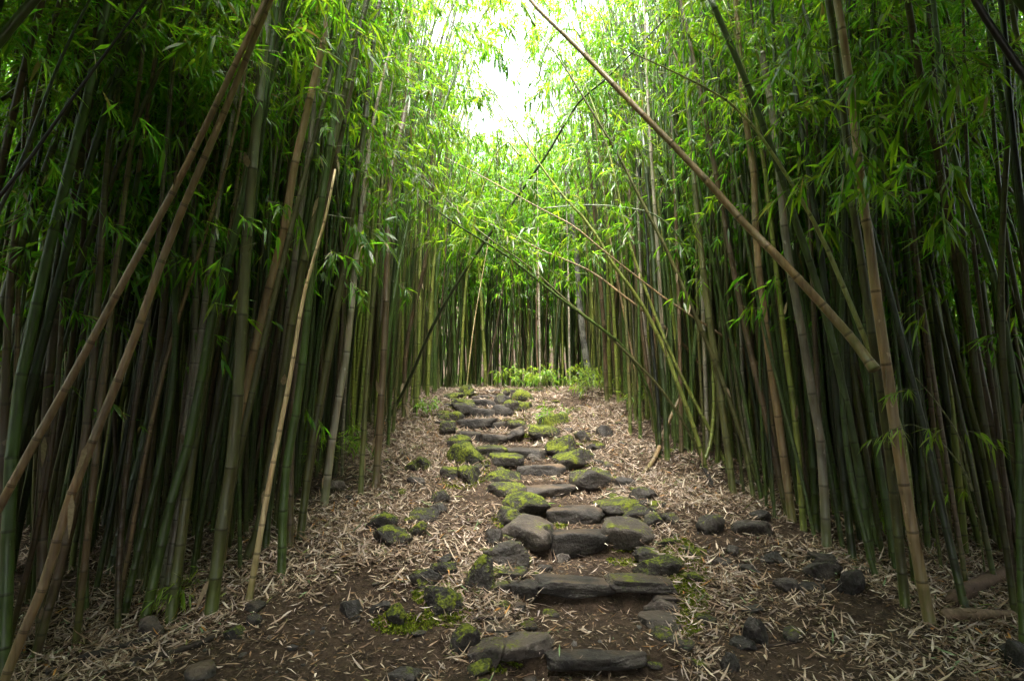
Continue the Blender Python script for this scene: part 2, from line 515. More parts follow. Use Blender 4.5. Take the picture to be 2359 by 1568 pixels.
# ------------------------------------------------------------------ traced culms (print coordinates, foot to tip)
HEROES = [
 # points, width, depth at foot (None: stands where the foot point meets the ground), depth at last point, colour, foliage?, label
 (((40,1490),(108,1327),(162,1146),(290,830),(345,680),(400,530),(520,250),(625,-5)), 25, 2.8, 2.9, 'tan', 1, "light brown leaning bamboo culm, lower of the leaning pair in front of the left grove"),
 (((-190,1510),(0,1165),(85,1010),(170,860),(300,620),(420,400),(560,110),(615,-5)), 24, 2.75, 2.88, 'tan', 1, "light brown leaning bamboo culm, upper of the leaning pair in front of the left grove"),
 (((-330,800),(0,451),(168,225),(336,0)), 21, 1.9, 2.0, 'black', 0, "near-black slanting bamboo pole crossing the upper left corner"),  # dark only in silhouette; that shade is put into its colour
 (((-130,720),(0,480),(54,361),(130,160),(206,0)), 21, 2.1, 2.2, 'dark', 0, "dark green slanting bamboo culm just behind the near-black slanting pole"),
 (((10,1480),(25,1085),(40,916),(126,519),(195,253),(250,0)), 36, 3.0, 3.2, 'green', 1, "thick dark green bamboo culm at the left edge leaning right"),
 (((95,1420),(101,1085),(116,837),(159,519),(205,250),(236,0)), 27, 3.5, 3.6, 'brown', 1, "dark reddish brown bamboo culm near the left edge beside the thick green one"),
 (((5,1250),(20,700),(60,380),(90,215),(112,115),(140,-5)), 26, 3.2, 3.2, 'brown', 1, "brown bamboo culm at the far left edge with black joints"),
 (((22,580),(61,487),(95,395),(125,300)), 15, 3.9, 3.9, 'pale', 0, "short pale broken bamboo stub slanting behind the upper left culms"),
 (((330,1430),(400,1130),(433,1024),(462,880),(488,736),(547,519),(602,250),(640,0)), 25, None, 3.9, 'green', 1, "green bamboo culm with pale joints leaning right, behind the light brown pair"),
 (((390,1435),(425,1180),(440,1060),(470,880),(520,620),(560,420)), 27, None, 4.0, 'olive', 1, "olive bamboo culm standing left of the lichen-patched one"),
 (((484,1417),(510,1220),(542,988),(566,585),(590,300),(620,0)), 32, None, 3.8, 'olive', 1, "thick olive brown bamboo culm with a pale lichen patch low down"),
 (((505,1300),(549,988),(607,717),(657,519),(679,379),(725,180),(770,-5)), 25, None, 4.2, 'tan', 1, "reddish tan bamboo culm leaning right in the middle of the left grove"),
 (((560,1290),(600,1200),(643,934),(682,681),(722,519),(780,280),(830,60)), 24, None, 4.4, 'olive', 1, "olive green bamboo culm leaning right behind the pale dead stick"),
 (((570,1385),(605,1200),(625,1090),(668,870),(700,680),(745,520),(763,440),(772,390)), 16, None, 3.95, 'pale', 0, "pale straw-coloured dead bamboo stick with a whitish foot at the left path edge"),
 (((648,1330),(655,1130),(672,1000),(690,900),(722,600),(764,300),(790,80)), 21, None, 4.2, 'green', 1, "straight green bamboo culm standing just right of the pale dead stick"),
 (((668,1262),(672,1000),(690,800),(735,540),(800,250),(840,20)), 17, None, 4.6, 'brown', 1, "dark brown bamboo culm at the left path edge level with the third step"),
 (((690,1240),(715,1050),(760,800),(800,560),(838,300),(860,100)), 19, None, 4.8, 'olive', 1, "mottled olive bamboo culm at the left path edge below the fern-like seedling"),
 (((745,1165),(770,980),(800,800),(820,600),(850,350)), 19, None, 5.4, 'grey', 1, "greyish bamboo culm beside the bright seedlings at the left path edge"),
 (((862,1130),(868,1085),(888,736),(893,519),(905,361),(935,253),(950,0)), 18, None, 6.2, 'brown', 1, "stout brown and olive bamboo culm at the left path edge level with the fifth step"),
 (((830,1140),(838,1000),(850,800),(870,560),(890,300)), 13, None, 5.9, 'olive', 1, "slim olive bamboo culm left of the stout brown one at the path edge"),
 (((862,1050),(905,700),(928,566),(968,397),(1047,177)), 12, 6.4, 7.0, 'green', 1, "slender green bamboo culm leaning right over the path from the left edge"),
 (((885,972),(940,880),(1005,735),(1100,580),(1250,370),(1330,240),(1400,178),(1535,40)), 10, None, 5.6, 'dark', 1, "long thin dark green bamboo crossing the path diagonally up to the right"),
 (((930,965),(935,808),(957,700),(983,580),(990,420)), 12, None, 7.8, 'brown', 1, "curved brown bamboo culm at the left edge near the crest"),
 (((960,945),(965,800),(968,600),(975,450)), 9, None, 8.6, 'lime', 1, "yellow-green bamboo culm lit at the left edge of the crest"),
 (((985,915),(990,750),(1000,600),(1020,450)), 9, None, 9.3, 'lime', 1, "slim lit yellow-green bamboo culm farthest along the left path edge"),
 # right of the path
 (((2016,852),(1950,765),(1800,600),(1720,520),(1600,385),(1450,232),(1330,108),(1240,20),(1190,-40)), 22, 3.5, 4.6, 'tan', 0, "long light brown broken bamboo pole leaning across from right to upper left"),
 (((2010,1300),(1979,1085),(1954,952),(1925,819),(1885,663),(1842,537),(1791,379),(1733,224),(1690,119),(1636,-5)), 22, None, 3.9, 'jade', 1, "long fresh green bamboo culm leaning left behind the broken pole"),
 (((2100,1180),(2085,1040),(2052,920),(2010,820),(1983,757),(1935,642),(1890,540),(1835,441),(1777,350),(1727,281),(1665,224),(1604,191)), 18, 3.95, 3.9, 'shoot', 0, "pale green young bamboo bowing to the left with its thin tip in the open"),
 (((2087,1399),(2051,1060),(2026,880),(2004,736),(1975,537),(1965,469),(1943,253),(1925,108),(1907,-5)), 26, None, 3.55, 'olive', 1, "thick olive bamboo culm, left one of the close pair on the right"),
 (((2145,1435),(2077,1085),(2048,880),(2023,717),(2005,555),(1988,469),(1966,253),(1943,90),(1928,-5)), 31, None, 3.5, 'tan', 1, "thick tan bamboo culm, right one of the close pair on the right"),
 (((1905,1262),(1891,1024),(1869,897),(1838,708),(1812,570),(1785,300),(1755,120)), 24, None, 4.4, 'grey', 1, "grey and purple mottled bamboo culm behind the long broken pole"),
 (((1827,1200),(1800,1014),(1777,850),(1759,717),(1742,555),(1736,397),(1710,216),(1700,60)), 21, None, 4.8, 'tan', 1, "orange-tan bamboo culm with a black foot at the right path edge"),
 (((1852,1222),(1835,1000),(1810,800),(1790,640),(1765,420)), 16, None, 4.8, 'lime', 1, "moss-green bamboo culm beside the orange-tan one on the right"),
 (((1690,1140),(1680,1060),(1661,916),(1634,735),(1611,537),(1590,300),(1575,100)), 17, None, 5.6, 'olive', 1, "upright olive bamboo culm at the right path edge left of the orange-tan one"),
 (((1775,1150),(1736,1085),(1661,868),(1585,690),(1531,566),(1477,462),(1423,354),(1368,263),(1311,170)), 13, None, 5.6, 'olive', 1, "long thin olive bamboo leaning far left from the right grove with a pale tip"),
 (((2340,1290),(2295,1112),(2257,897),(2227,708),(2196,570),(2161,360),(2123,191),(2090,-5)), 27, None, 3.6, 'brown', 1, "brown bamboo culm leaning left near the right edge"),
 (((2350,1230),(2345,960),(2302,690),(2265,558),(2206,398),(2170,189),(2150,0)), 22, 3.4, 3.5, 'green', 1, "dark green bamboo culm leaning left near the right edge behind the sprays"),
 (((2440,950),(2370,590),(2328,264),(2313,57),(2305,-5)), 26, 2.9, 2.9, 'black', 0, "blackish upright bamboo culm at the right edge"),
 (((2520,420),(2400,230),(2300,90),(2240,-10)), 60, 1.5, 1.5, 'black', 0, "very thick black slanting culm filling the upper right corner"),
 (((2061,1254),(2038,1140),(2012,966),(2005,871),(1990,640)), 12, None, 4.4, 'lime', 0, "slender yellow-green bamboo culm left of the close pair on the right"),
 (((1940,1180),(1905,1000),(1880,830),(1850,660)), 16, None, 5.4, 'green', 1, "green bamboo culm standing behind the mottled culm on the right"),
 (((2210,1260),(2190,1000),(2160,760),(2140,540),(2110,300)), 19, None, 4.2, 'dark', 1, "dark green bamboo culm between the close pair and the brown leaning culm"),
 (((2190,1240),(2150,980),(2130,760),(2100,560)), 15, None, 4.5, 'brown', 1, "dull brown bamboo culm behind the close pair on the right"),
 # bowed culms over the middle of the path
 (((1519,1045),(1498,916),(1452,819),(1405,772),(1297,692),(1170,591),(1055,519),(946,440)), 9, None, 5.6, 'green', 1, "bowed green bamboo arching across from the right, lower of two parallel ones"),
 (((1500,870),(1400,770),(1340,721),(1297,685),(1217,613),(1098,527),(1010,440)), 7, 6.2, 6.2, 'olive', 1, "pale bowed bamboo arching across the path, upper of two parallel ones"),
 (((1690,790),(1557,704),(1495,659),(1390,577),(1320,520),(1245,480),(1127,415)), 7, 6.0, 6.3, 'tan', 1, "pale tan bamboo pole slanting up left in the middle of the right grove"),
 (((1640,1000),(1585,896),(1540,802),(1491,677),(1445,542),(1420,420)), 9, 6.3, 6.6, 'lime', 1, "bright yellow-green curved bamboo in the right grove before the crest"),
 (((1590,960),(1548,850),(1528,798),(1472,689),(1415,613),(1359,519),(1303,458),(1247,383),(1170,271)), 11, 6.1, 6.4, 'lime', 1, "olive bamboo leaning left toward the sky gap from the right grove"),  # given the lime colour so the olive culm looks lit
 (((1620,640),(1560,540),(1510,496),(1453,480),(1359,472),(1245,480)), 5, 6.2, 6.6, 'jade', 0, "thin bamboo tip bent over level in the middle of the picture"),
 (((1540,760),(1431,677),(1359,624),(1246,575),(1180,540)), 8, 7.2, 7.4, 'tan', 1, "thin brown bamboo slanting behind the two parallel bowed ones"),
 (((1399,926),(1393,800),(1391,746),(1375,560),(1360,400)), 11, None, 8.3, 'brown', 1, "brown bamboo with a burnt black foot, left of two at the crest's right"),
 (((1424,912),(1412,780),(1420,690),(1430,560)), 10, None, 8.6, 'brown', 1, "dark brown crooked bamboo, right of two at the crest's right"),
 (((1407,918),(1403,800),(1400,640),(1398,480)), 9, None, 8.6, 'lime', 1, "mossy green bamboo between the two black-footed ones at the crest"),
 (((1467,1100),(1512,1047),(1531,991),(1581,885)), 11, None, 7.0, 'tan', 0, "broken straw-coloured bamboo stick leaning at the right path edge"),
 (((1452,1003),(1450,900),(1440,700),(1425,500)), 9, None, 7.6, 'olive', 1, "thin olive bamboo alone at the right path edge level with the eighth step"),
 (((1538,1060),(1530,900),(1512,700),(1500,520),(1480,300)), 13, None, 6.7, 'dark', 1, "dark bamboo culm at the right path edge beside the broken straw-coloured stick"),
 (((1520,1055),(1516,930),(1500,760),(1490,560)), 11, None, 6.7, 'black', 1, "black weathered bamboo culm at the right path edge"),
 (((1610,1080),(1640,1000),(1642,850),(1620,650)), 9, None, 6.6, 'lime', 1, "crooked mossy yellow-green bamboo foot in the right grove"),
 (((1245,905),(1243,780),(1240,575),(1238,400)), 5, 9.9, 10, 'grey', 0, "pale grey upright bamboo in the back grove, left of two bare ones"),
 (((1313,900),(1309,630),(1303,420)), 5, 10.1, 10.2, 'grey', 0, "pale grey upright bamboo in the back grove, right of two bare ones"),
 (((1075,890),(1090,760),(1110,640),(1128,540)), 3, 10.0, 10.0, 'pale', 0, "thin pale slanting cane at the back of the path"),
 (((1665,150),(1655,60),(1650,-5)), 12, 6.2, 6.2, 'grey', 1, "pale grey culm top in the bright leaves at upper right, right of two"),
 (((1593,170),(1585,60),(1580,-5)), 12, 6.4, 6.4, 'grey', 1, "pale grey culm top in the bright leaves at upper right, left of two"),
 (((893,1040),(925,500),(985,110),(1060,-25),(1150,-20),(1215,50)), 10, 6.9, 6.6, 'green', 2, "green bamboo at the left edge whose tip nods over the path beside the sky"),
 (((905,1000),(940,520),(1000,200),(1060,120),(1110,140)), 10, 7.4, 7.4, 'olive', 2, "olive bamboo at the left edge whose dark leafy tip hangs left of the sky gap"),
 (((1475,1010),(1465,500),(1420,130),(1350,0),(1270,10)), 10, 7.2, 6.8, 'green', 2, "green bamboo at the right edge whose tip nods over the path behind the broken pole"),
 (((1465,980),(1460,560),(1410,300),(1340,180),(1290,210)), 9, 7.8, 7.8, 'olive', 2, "olive bamboo at the right edge whose leafy tip hangs right of the sky gap"),
 (((1000,905),(1005,620),(1030,330),(1060,110),(1085,210)), 8, 9.6, 9.2, 'green', 2, "green bamboo at the back left, its nodding tip curled over beside the sky gap"),
 (((1420,905),(1400,620),(1370,330),(1345,130),(1315,220)), 8, 9.8, 9.2, 'green', 2, "green bamboo at the back right, its nodding tip hangs curled beside the sky gap"),
 (((1060,893),(1075,640),(1110,440),(1160,330),(1200,360)), 7, 10.6, 10.2, 'lime', 2, "lit bamboo at the back left whose tip hangs under the sky gap"),
 (((1370,893),(1360,640),(1330,440),(1280,310),(1235,330)), 7, 10.4, 10.0, 'lime', 2, "lit bamboo at the back right whose tip hangs under the sky gap"),
 (((1440,905),(1425,500),(1385,200),(1325,70),(1265,95),(1238,190)), 8, 8.6, 8.2, 'green', 3, "green bamboo right of the crest whose nodding tip hangs in mid sky gap"),
 (((955,950),(965,500),(1010,120),(1085,-50),(1175,-35),(1232,60)), 9, 7.9, 7.4, 'olive', 3, "olive bamboo left of the crest, its nodding tip drooping in at the top edge"),
 (((1490,960),(1470,400),(1420,60),(1360,-40),(1290,-10)), 9, 7.7, 7.4, 'olive', 3, "olive bamboo right of the crest whose nodding tip droops in at the top edge"),
 (((1120,893),(1105,640),(1085,420),(1075,230),(1100,110)), 9, 11.2, 11.0, 'lime', 2, "yellow-green bamboo rising behind the crest along the left side of the sky gap"),
 (((1165,893),(1180,640),(1185,470),(1175,330)), 7, 11.5, 11.3, 'green', 2, "slim green bamboo rising behind the crest under the sky gap"),
 (((1215,893),(1222,640),(1235,450),(1250,300)), 8, 11.8, 11.6, 'lime', 2, "slim lit bamboo straight behind the crest whose leaves show below the sky gap"),
 (((1275,893),(1290,620),(1300,400),(1285,200),(1265,120)), 9, 11.4, 11.0, 'olive', 2, "olive bamboo behind the crest along the right side of the sky gap"),
 (((1340,893),(1345,620),(1345,380),(1320,190)), 8, 11.0, 10.6, 'green', 2, "green bamboo at the back right whose nodding top hangs into the sky gap"),
 (((1050,893),(1040,600),(1030,360),(1050,180)), 9, 10.8, 10.4, 'green', 2, "green bamboo at the back left whose nodding top hangs into the sky gap"),
 (((1010,893),(1000,560),(1000,280),(1040,70)), 11, 10.2, 9.4, 'olive', 2, "tall olive bamboo at the back left with dark leaves against the sky"),
 (((1395,893),(1400,540),(1385,260),(1340,70)), 11, 10.2, 9.2, 'olive', 2, "tall olive bamboo at the back right with dark leaves against the sky"),
]
hero_xy = []
HERO_AX = {}
for hi, (pts, wpx, yb, yt, colr, fol, label) in enumerate(HEROES):
    rng = np.random.default_rng(1000 + hi)
    grounded = yb is None
    if grounded:
        g = on_ground(*pts[0]); yb = g[1]
    ys = np.linspace(yb, yt, len(pts))
    W = [at(px, py, Y) for (px, py), Y in zip(pts, ys)]
    if grounded:
        W[0][2] -= .06
    dead = (colr == 'pale' and 'pole slanting' not in label) or "broken" in label
    free = dead or "nods" in label or "nodding tip" in label or "tip hangs" in label or "tip bent over" in label or "stub" in label
    if not grounded and not free:
        # carry it on down to the soil
        d = nrm(W[0] - W[1]); p = W[0].copy(); low = []
        for _ in range(80):
            if p[2] < ground_z(p[0], p[1]) - .05: break
            d = nrm(d * .86 + np.array([0, 0, -1.0]) * .14); p = p + d * .25; low.append(p.copy())
        W = low[::-1] + W
    top_ext = 0
    if not free:
        d = nrm(W[-1] - W[-2]); p = W[-1].copy()
        far = pts[-1][1] > 150
        top_ext = 2.0 if far else 3.8
        if any(q in label for q in ('bowed', 'slanting', 'leaning far', 'sky gap', 'long thin', 'young')): top_ext = .6
        for _ in range(int(top_ext / .3)):
            d = nrm(d + np.array([-.03 * np.sign(p[0]), 0.0, -.035])); p = p + d * .3; W.append(p.copy())
    ax = Axis(smooth_path(W))
    mid = pts[len(pts) // 2]
    r = wpx / 2.2 * mpp(.5 * (yb + yt)) / np.linalg.norm(ray(*mid))
    r_tip = r * (.15 if 'leafy tip' in label or 'nods' in label else .4 if 'dead bamboo stick' in label or 'cane' in label else .75 if free else .22)
    if "long light brown broken" in label: r_tip = r * .6
    if "pale green young" in label: r_tip = .004
    root = link("bamboo", None, loc=tuple(ax.P[0]))
    ax0 = ax
    me, nodes = culm_mesh("culm", Axis(ax.P - ax.P[0]), r * 1.06, r_tip, rng, sides=14, power=1.5 if not free else 1, inter=min(max(r * 16, .24), .55))
    base = np.array(C_[colr]) * rng.uniform(.9, 1.12) * (.72 if yb < 4.7 and colr not in ('pale', 'tan', 'shoot') else 1)  # near culms darkened in colour to deepen the shade at the sides
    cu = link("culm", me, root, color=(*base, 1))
    tag(root, label, "bamboo", "traced culms" if False else None)
    if fol:
        lo = ax.L * .38 if fol == 2 else 3.2 if pts[-1][1] < 150 else ax.L * .55
        sp = axis_sprays(Axis(ax.P - ax.P[0]), nodes, ax.L * .55 if fol == 2 and free else ax.L * .6 if fol == 3 else lo, 1.9 if fol == 2 else 4.0 if fol == 3 else .8, rng, (.5, 1.0) if fol == 2 else (.4, .9), leafL=.12)
        if sp:
            link("foliage", foliage_mesh("foliage", sp, rng), root)
    if not free and colr != 'black':
        for k in rng.choice(len(nodes), min(3, len(nodes)), replace=False):
            if nodes[k] > 3.5: continue
            p = ax.pos(nodes[k]) - ax.P[0]; a = rng.uniform(-2.6, -.5); out = np.array([math.cos(a), math.sin(a), 0.0])
            rr_ = r * .9
            V, tri, quad, _ = leaf_geo((p + out * rr_)[None], (out * rng.uniform(.12, .5) + [0, 0, rng.choice([-1, 1])])[None], np.array([rng.uniform(.10, .2)]), np.array([r * 1.3]), np.array([.1]), rng)
            tint = np.tile(np.array([.33, .25, .16, 1]) * rng.uniform(.6, 1.1), (len(V), 1))
            link("sheath", mesh_from("sheath", V, [tri, quad], [M_LITTER], None, True, {"tint": tint}), root)
    HERO_AX[hi] = (root, ax)
    hero_xy.append(ax.P[0][:2])

# leafy side branches that hang in front of the culms: (culm index, print x, y, print length, print heading, depth, twigs, leaf length)
LOW_SPRAYS = [
 (29, 2060, 300, 190, (-1, .25), 3.0, 9, .145), (29, 2080, 120, 190, (.2, .5), 3.0, 8, .14), (35, 2140, 130, 200, (-.9, .3), 2.9, 10, .145),
 (36, 2190, 120, 220, (.5, .4), 2.9, 10, .145), (29, 2030, 330, 190, (-.7, .7), 3.0, 8, .145), (35, 2200, 330, 200, (-.5, .9), 2.9, 9, .145),
 (36, 2250, 60, 210, (-.6, .8), 2.7, 9, .15), (26, 1800, 620, 60, (-.4, .6), 4.1, 4, .12), (28, 1960, 380, 150, (-1, .35), 3.3, 8, .15),
 (28, 1930, 50, 180, (-1, .7), 3.2, 8, .15), (35, 2150, 400, 160, (-1, .2), 3.1, 8, .14), (27, 1880, 480, 80, (.3, .6), 4.0, 5, .13),
 (8, 505, 580, 110, (-1, .3), 3.6, 5, .13), (8, 470, 700, 80, (1, .2), 3.8, 5, .12), (10, 590, 560, 110, (-.8, .5), 3.6, 4, .13),
 (13, 790, 500, 110, (.9, .5), 3.9, 8, .15), (11, 760, 480, 100, (.5, .6), 3.9, 7, .15), (12, 725, 560, 90, (.8, .5), 4.2, 6, .13),
 (0, 560, 90, 150, (-.8, .3), 3.4, 8, .15), (0, 590, 60, 140, (.9, .35), 3.4, 8, .14), (9, 410, 210, 150, (-.9, .4), 3.9, 9, .15),
 (9, 350, 170, 160, (.9, .7), 3.9, 9, .15), (4, 250, 300, 120, (.8, .4), 3.6, 6, .14), (9, 440, 840, 50, (-1, .5), 4.2, 4, .11),
 (14, 680, 930, 50, (.8, .5), 4.3, 3, .10), (32, 1800, 700, 70, (-.7, .3), 4.7, 5, .11), (33, 1640, 640, 70, (-.7, .4), 5.4, 5, .12),
 (18, 1000, -20, 200, (.9, .1), 5.2, 20, .15), (18, 980, 30, 200, (.9, .5), 5.4, 20, .15), (20, 1080, 60, 150, (.7, .3), 6.4, 20, .14), (20, 1040, 190, 130, (.4, .5), 6.8, 20, .14),
 (21, 1290, 140, 150, (-.3, .9), 6.8, 20, .14), (21, 1330, 250, 130, (-.1, .9), 6.9, 20, .14), (21, 1250, 380, 110, (-.3, .9), 6.9, 20, .13), (21, 1420, 150, 130, (.2, .9), 7.0, 20, .14),
 (45, 1130, 420, 110, (-.5, .9), 7.4, 20, .13), (47, 1180, 260, 120, (-.3, .9), 7.5, 20, .13), (47, 1280, 420, 110, (-.4, .9), 7.5, 20, .13), (43, 1000, 460, 110, (-.4, .8), 7.2, 8, .13),
 (34, 1330, 190, 120, (-.7, .4), 7.2, 20, .14), (34, 1400, 320, 120, (.6, .6), 6.8, 9, .14),
 (16, 790, 630, 90, (.5, .6), 4.6, 6, .13), (17, 830, 430, 110, (.6, .7), 5.0, 8, .14), (18, 900, 240, 120, (.8, .4), 5.8, 8, .14),
 (18, 890, 640, 60, (.8, .6), 6.0, 5, .12), (34, 1480, 470, 90, (-.5, .8), 5.9, 7, .13), (41, 2160, 700, 80, (-.8, .5), 4.0, 4, .12),
]
per_root = {}
for k, (h, px, py, lpx, (hx, hy), Y, ntw, ll) in enumerate(LOW_SPRAYS):
    rng = np.random.default_rng(5000 + k)
    root, ax = HERO_AX[h]
    o = at(px, py, Y)
    j = np.argmin(np.linalg.norm(ax.P - o, axis=1))
    L = lpx * mpp(Y)
    d = np.array([hx, rng.uniform(-.5, .2), -hy + .35])
    st = ax.P[j]
    # bare petiole from the culm to where the leaves start
    s = spray(o, d, L, ntw, rng, ll)
    TB = np.concatenate([s[3], [st]]); TE = np.concatenate([s[4], [o]])
    s = (s[0] - ax.P[0], s[1], s[2], TB - ax.P[0], TE - ax.P[0])
    link("branch", foliage_mesh("branch", [s], rng, wr=.14, dry=.04), root)

# ------------------------------------------------------------------ the rest of the grove
def variant(seed, H, bend, s_leaf, per, fine=True, sides=9, low=False, leafL=.135, ntw=(5, 9), length=(.5, 1.05), r0=.032):
    rng = np.random.default_rng(seed)
    t = np.linspace(0, 1, 24)
    k1, k2, ph = rng.uniform(-.05, .05), rng.uniform(-.06, .06), rng.uniform(0, 6.28)
    x = bend * t ** 2.6 + k1 * np.sin(t * 9 + ph); y = k2 * np.sin(t * 7 + ph) + rng.uniform(-.3, .3) * t ** 2
    z = H * (t - .07 * (bend / 2.0) * t ** 3)
    ax = Axis(np.stack([x, y, z], -1))
    return rng, ax, r0
VAR_IN, VAR_EDGE, VAR_LOW = [], [], []
for v in range(24):
    edge_v = v >= 12
    H = 6.3 + 2.2 * (v % 5) / 4
    bend = (.3 + .9 * ((v * 7) % 5) / 4) if not edge_v else (-.7 + .9 * ((v * 7) % 5) / 4)
    rng, ax, r0 = variant(200 + v, H, bend, 0, 0, r0=(.013, .017, .021, .026)[(v * 5 + v // 4) % 4])
    me, nodes = culm_mesh("culm", ax, r0, .005, rng, sides=10, power=1.7, inter=max(.26, r0 * 16))
    sp = axis_sprays(ax, nodes, H * ((.30 if not edge_v else .56 if v % 2 else .72) + .05 * (v % 3)), .9 if not edge_v else .8, rng, (.4, .95), (6, 10), leafL=.115, bias=np.array([-.35, 0, 0]) if edge_v else None)
    (VAR_EDGE if edge_v else VAR_IN).append((me, foliage_mesh("foliage", sp, rng), H, r0))
for v in range(7):
    H = 6.3 + 2.2 * (v % 5) / 4
    rng, ax, r0 = variant(260 + v, H, .2 + .5 * (v % 3), 0, 0, r0=(.011, .014, .018)[v % 3])
    me, nodes = culm_mesh("culm", ax, r0, .005, rng, sides=8, power=1.7, inter=max(.26, r0 * 16))
    sp = axis_sprays(ax, nodes, H * (.26 + .08 * (v % 3)), 1.7, rng, (.45, 1.05), (6, 11), leafL=.12)
    VAR_LOW.append((me, foliage_mesh("foliage", sp, rng), H, r0))
VAR = VAR_IN + VAR_EDGE
print("variant leaves", [len(v[1].vertices) // 6 for v in VAR])

def left_edge(y):  return float(np.interp(y, [1, 2.6, 3.76, 4.5, 5.5, 6.5, 8.5, 9.6, 10.6, 12], [-2.6, -2.3, -1.85, -1.8, -1.72, -1.7, -1.55, -1.35, -.9, 6]))
def right_edge(y): return float(np.interp(y, [1, 2.6, 3.6, 4.6, 5.2, 6.5, 8.0, 9.2, 10.2, 11.6], [3.6, 3.0, 2.6, 2.45, 2.15, 1.8, 1.65, 1.5, 1.5, -6]))

cand = []
def crown_limit(y, H, rr):
    return min(1.0, (2.3 + .74 * max(y, 3.0)) * rr.uniform(.88, 1.15) / H)
def gap_limit(x, y, H):
    """shorter growth in the clearing behind the crest, where the sky shows"""
    if y < 9.6: return 1.0
    w = abs(x - .01 * y) / (.11 * y)
    if w > 1.6: return 1.0
    lim = min(1.0, random.Random(int(x * 977 + y * 3131)).choice((.40, .44, .46, .50 + .06 * (x > .2))) * y / H)
    return lim if w < 1 else lim + (1 - lim) * (w - 1) / .6
rg = np.random.default_rng(77)
def grow(n, x0, x1, y0, y1, dmin, ok):
    k = 0
    for _ in range(n * 12):
        if k >= n: break
        x, y = rg.uniform(x0, x1), rg.uniform(y0, y1)
        if not ok(x, y): continue
        near = False
        for (a, b) in cand[-1000:]:
            if (a - x) ** 2 + (b - y) ** 2 < dmin * dmin: near = True; break
        if near: continue
        for (a, b) in hero_xy:
            if (a - x) ** 2 + (b - y) ** 2 < .1 ** 2: near = True; break
        if near: continue
        if 2.3 < y < 4.3 and .74 < x / y < 1.0 and x > 2.4 and x < 3.9 and rg.uniform() < .8: continue   # thin stand where the logs lie
        cand.append((x, y)); k += 1
inview = lambda x, y: abs(x) < .95 * y + .5
grow(820, -4.7, -1.3, 2.6, 11, .08, lambda x, y: x < left_edge(y) - .03 and inview(x, y) and (math.hypot(x, y) > 4.3))
grow(780, 1.4, 5.0, 2.6, 11, .08, lambda x, y: x > right_edge(y) + .03 and inview(x, y) and (math.hypot(x, y) > 4.4))
grow(560, -5, 5, 9.9, 14.4, .10, lambda x, y: (x < left_edge(y) or x > right_edge(y)) and (y > 10.9 or abs(x) > 2.2) and inview(x, y))
# outside the frame and farther off: what shades the path
grow(240, -5, -2.0, -4, 2.8, .2, lambda x, y: x < -1.9 - .9 * max(y, .1) and math.hypot(x, y) > 2.0)
grow(240, 2.4, 5.4, -4, 2.8, .2, lambda x, y: x > 2.0 + .9 * max(y, .1) and math.hypot(x, y) > 2.4)
grow(170, -7.3, -4.7, 4.6, 13, .22, lambda x, y: inview(x, y))
grow(170, 5.0, 7.3, 4.6, 13, .22, lambda x, y: inview(x, y))
grow(90, -5, 5, 14.4, 16, .22, lambda x, y: True)
grow(330, -13, 13, 3, 24, .3, lambda x, y: (abs(x) > 7.2 or y > 16) and abs(x) < .95 * y + 2)
grow(170, -8, 8, -8, -1.5, .3, lambda x, y: abs(x) > 2.2 or y < -4)
def showing(p):
    x, y = p
    if not inview(x, y) or y > 14 or abs(x) > 5: return 99 + math.hypot(x, y)
    e = (left_edge(y) - x) if x < path_x(y) else (x - right_edge(y))
    if y > 10.2 and abs(x) < 3.2: return y * .75 + (y - 10.2) * 2.0
    return math.hypot(x, y) * .75 + max(e, 0) * 3.0
closers = set()  # extra unseen culms bent over the path, added to shade the foreground
for _ in range(10):
    sgn = rg.choice([-1, 1]); y = rg.uniform(.8, 2.7)
    x = sgn * (.9 * y + rg.uniform(1.15, 1.8))
    if abs(x) > 1.9: closers.add((x, y))
cand.sort(key=showing)
n0 = len(cand)
grow(70, -7, -2.4, -1.5, 4.5, .22, lambda x, y: -x > .95 * y + 1.0)
grow(70, 2.8, 7, -1.5, 4.5, .22, lambda x, y: x > .95 * y + 1.2)
flank = set(cand[n0:])
cand = cand + sorted(closers)
N_IND = 300 - len(HEROES)
palette = ['green'] * 5 + ['dark'] * 4 + ['olive'] * 5 + ['brown'] * 3 + ['tan'] * 1 + ['lime'] * 2 + ['grey'] + ['jade']
CW = dict(green="green", dark="dark green", olive="olive", tan="tan", brown="brown", lime="yellow-green", grey="greyish", jade="fresh green")
ORD = ["first", "second", "third", "fourth", "fifth", "sixth", "seventh", "eighth", "ninth", "tenth", "eleventh", "twelfth"]
stuffers = []
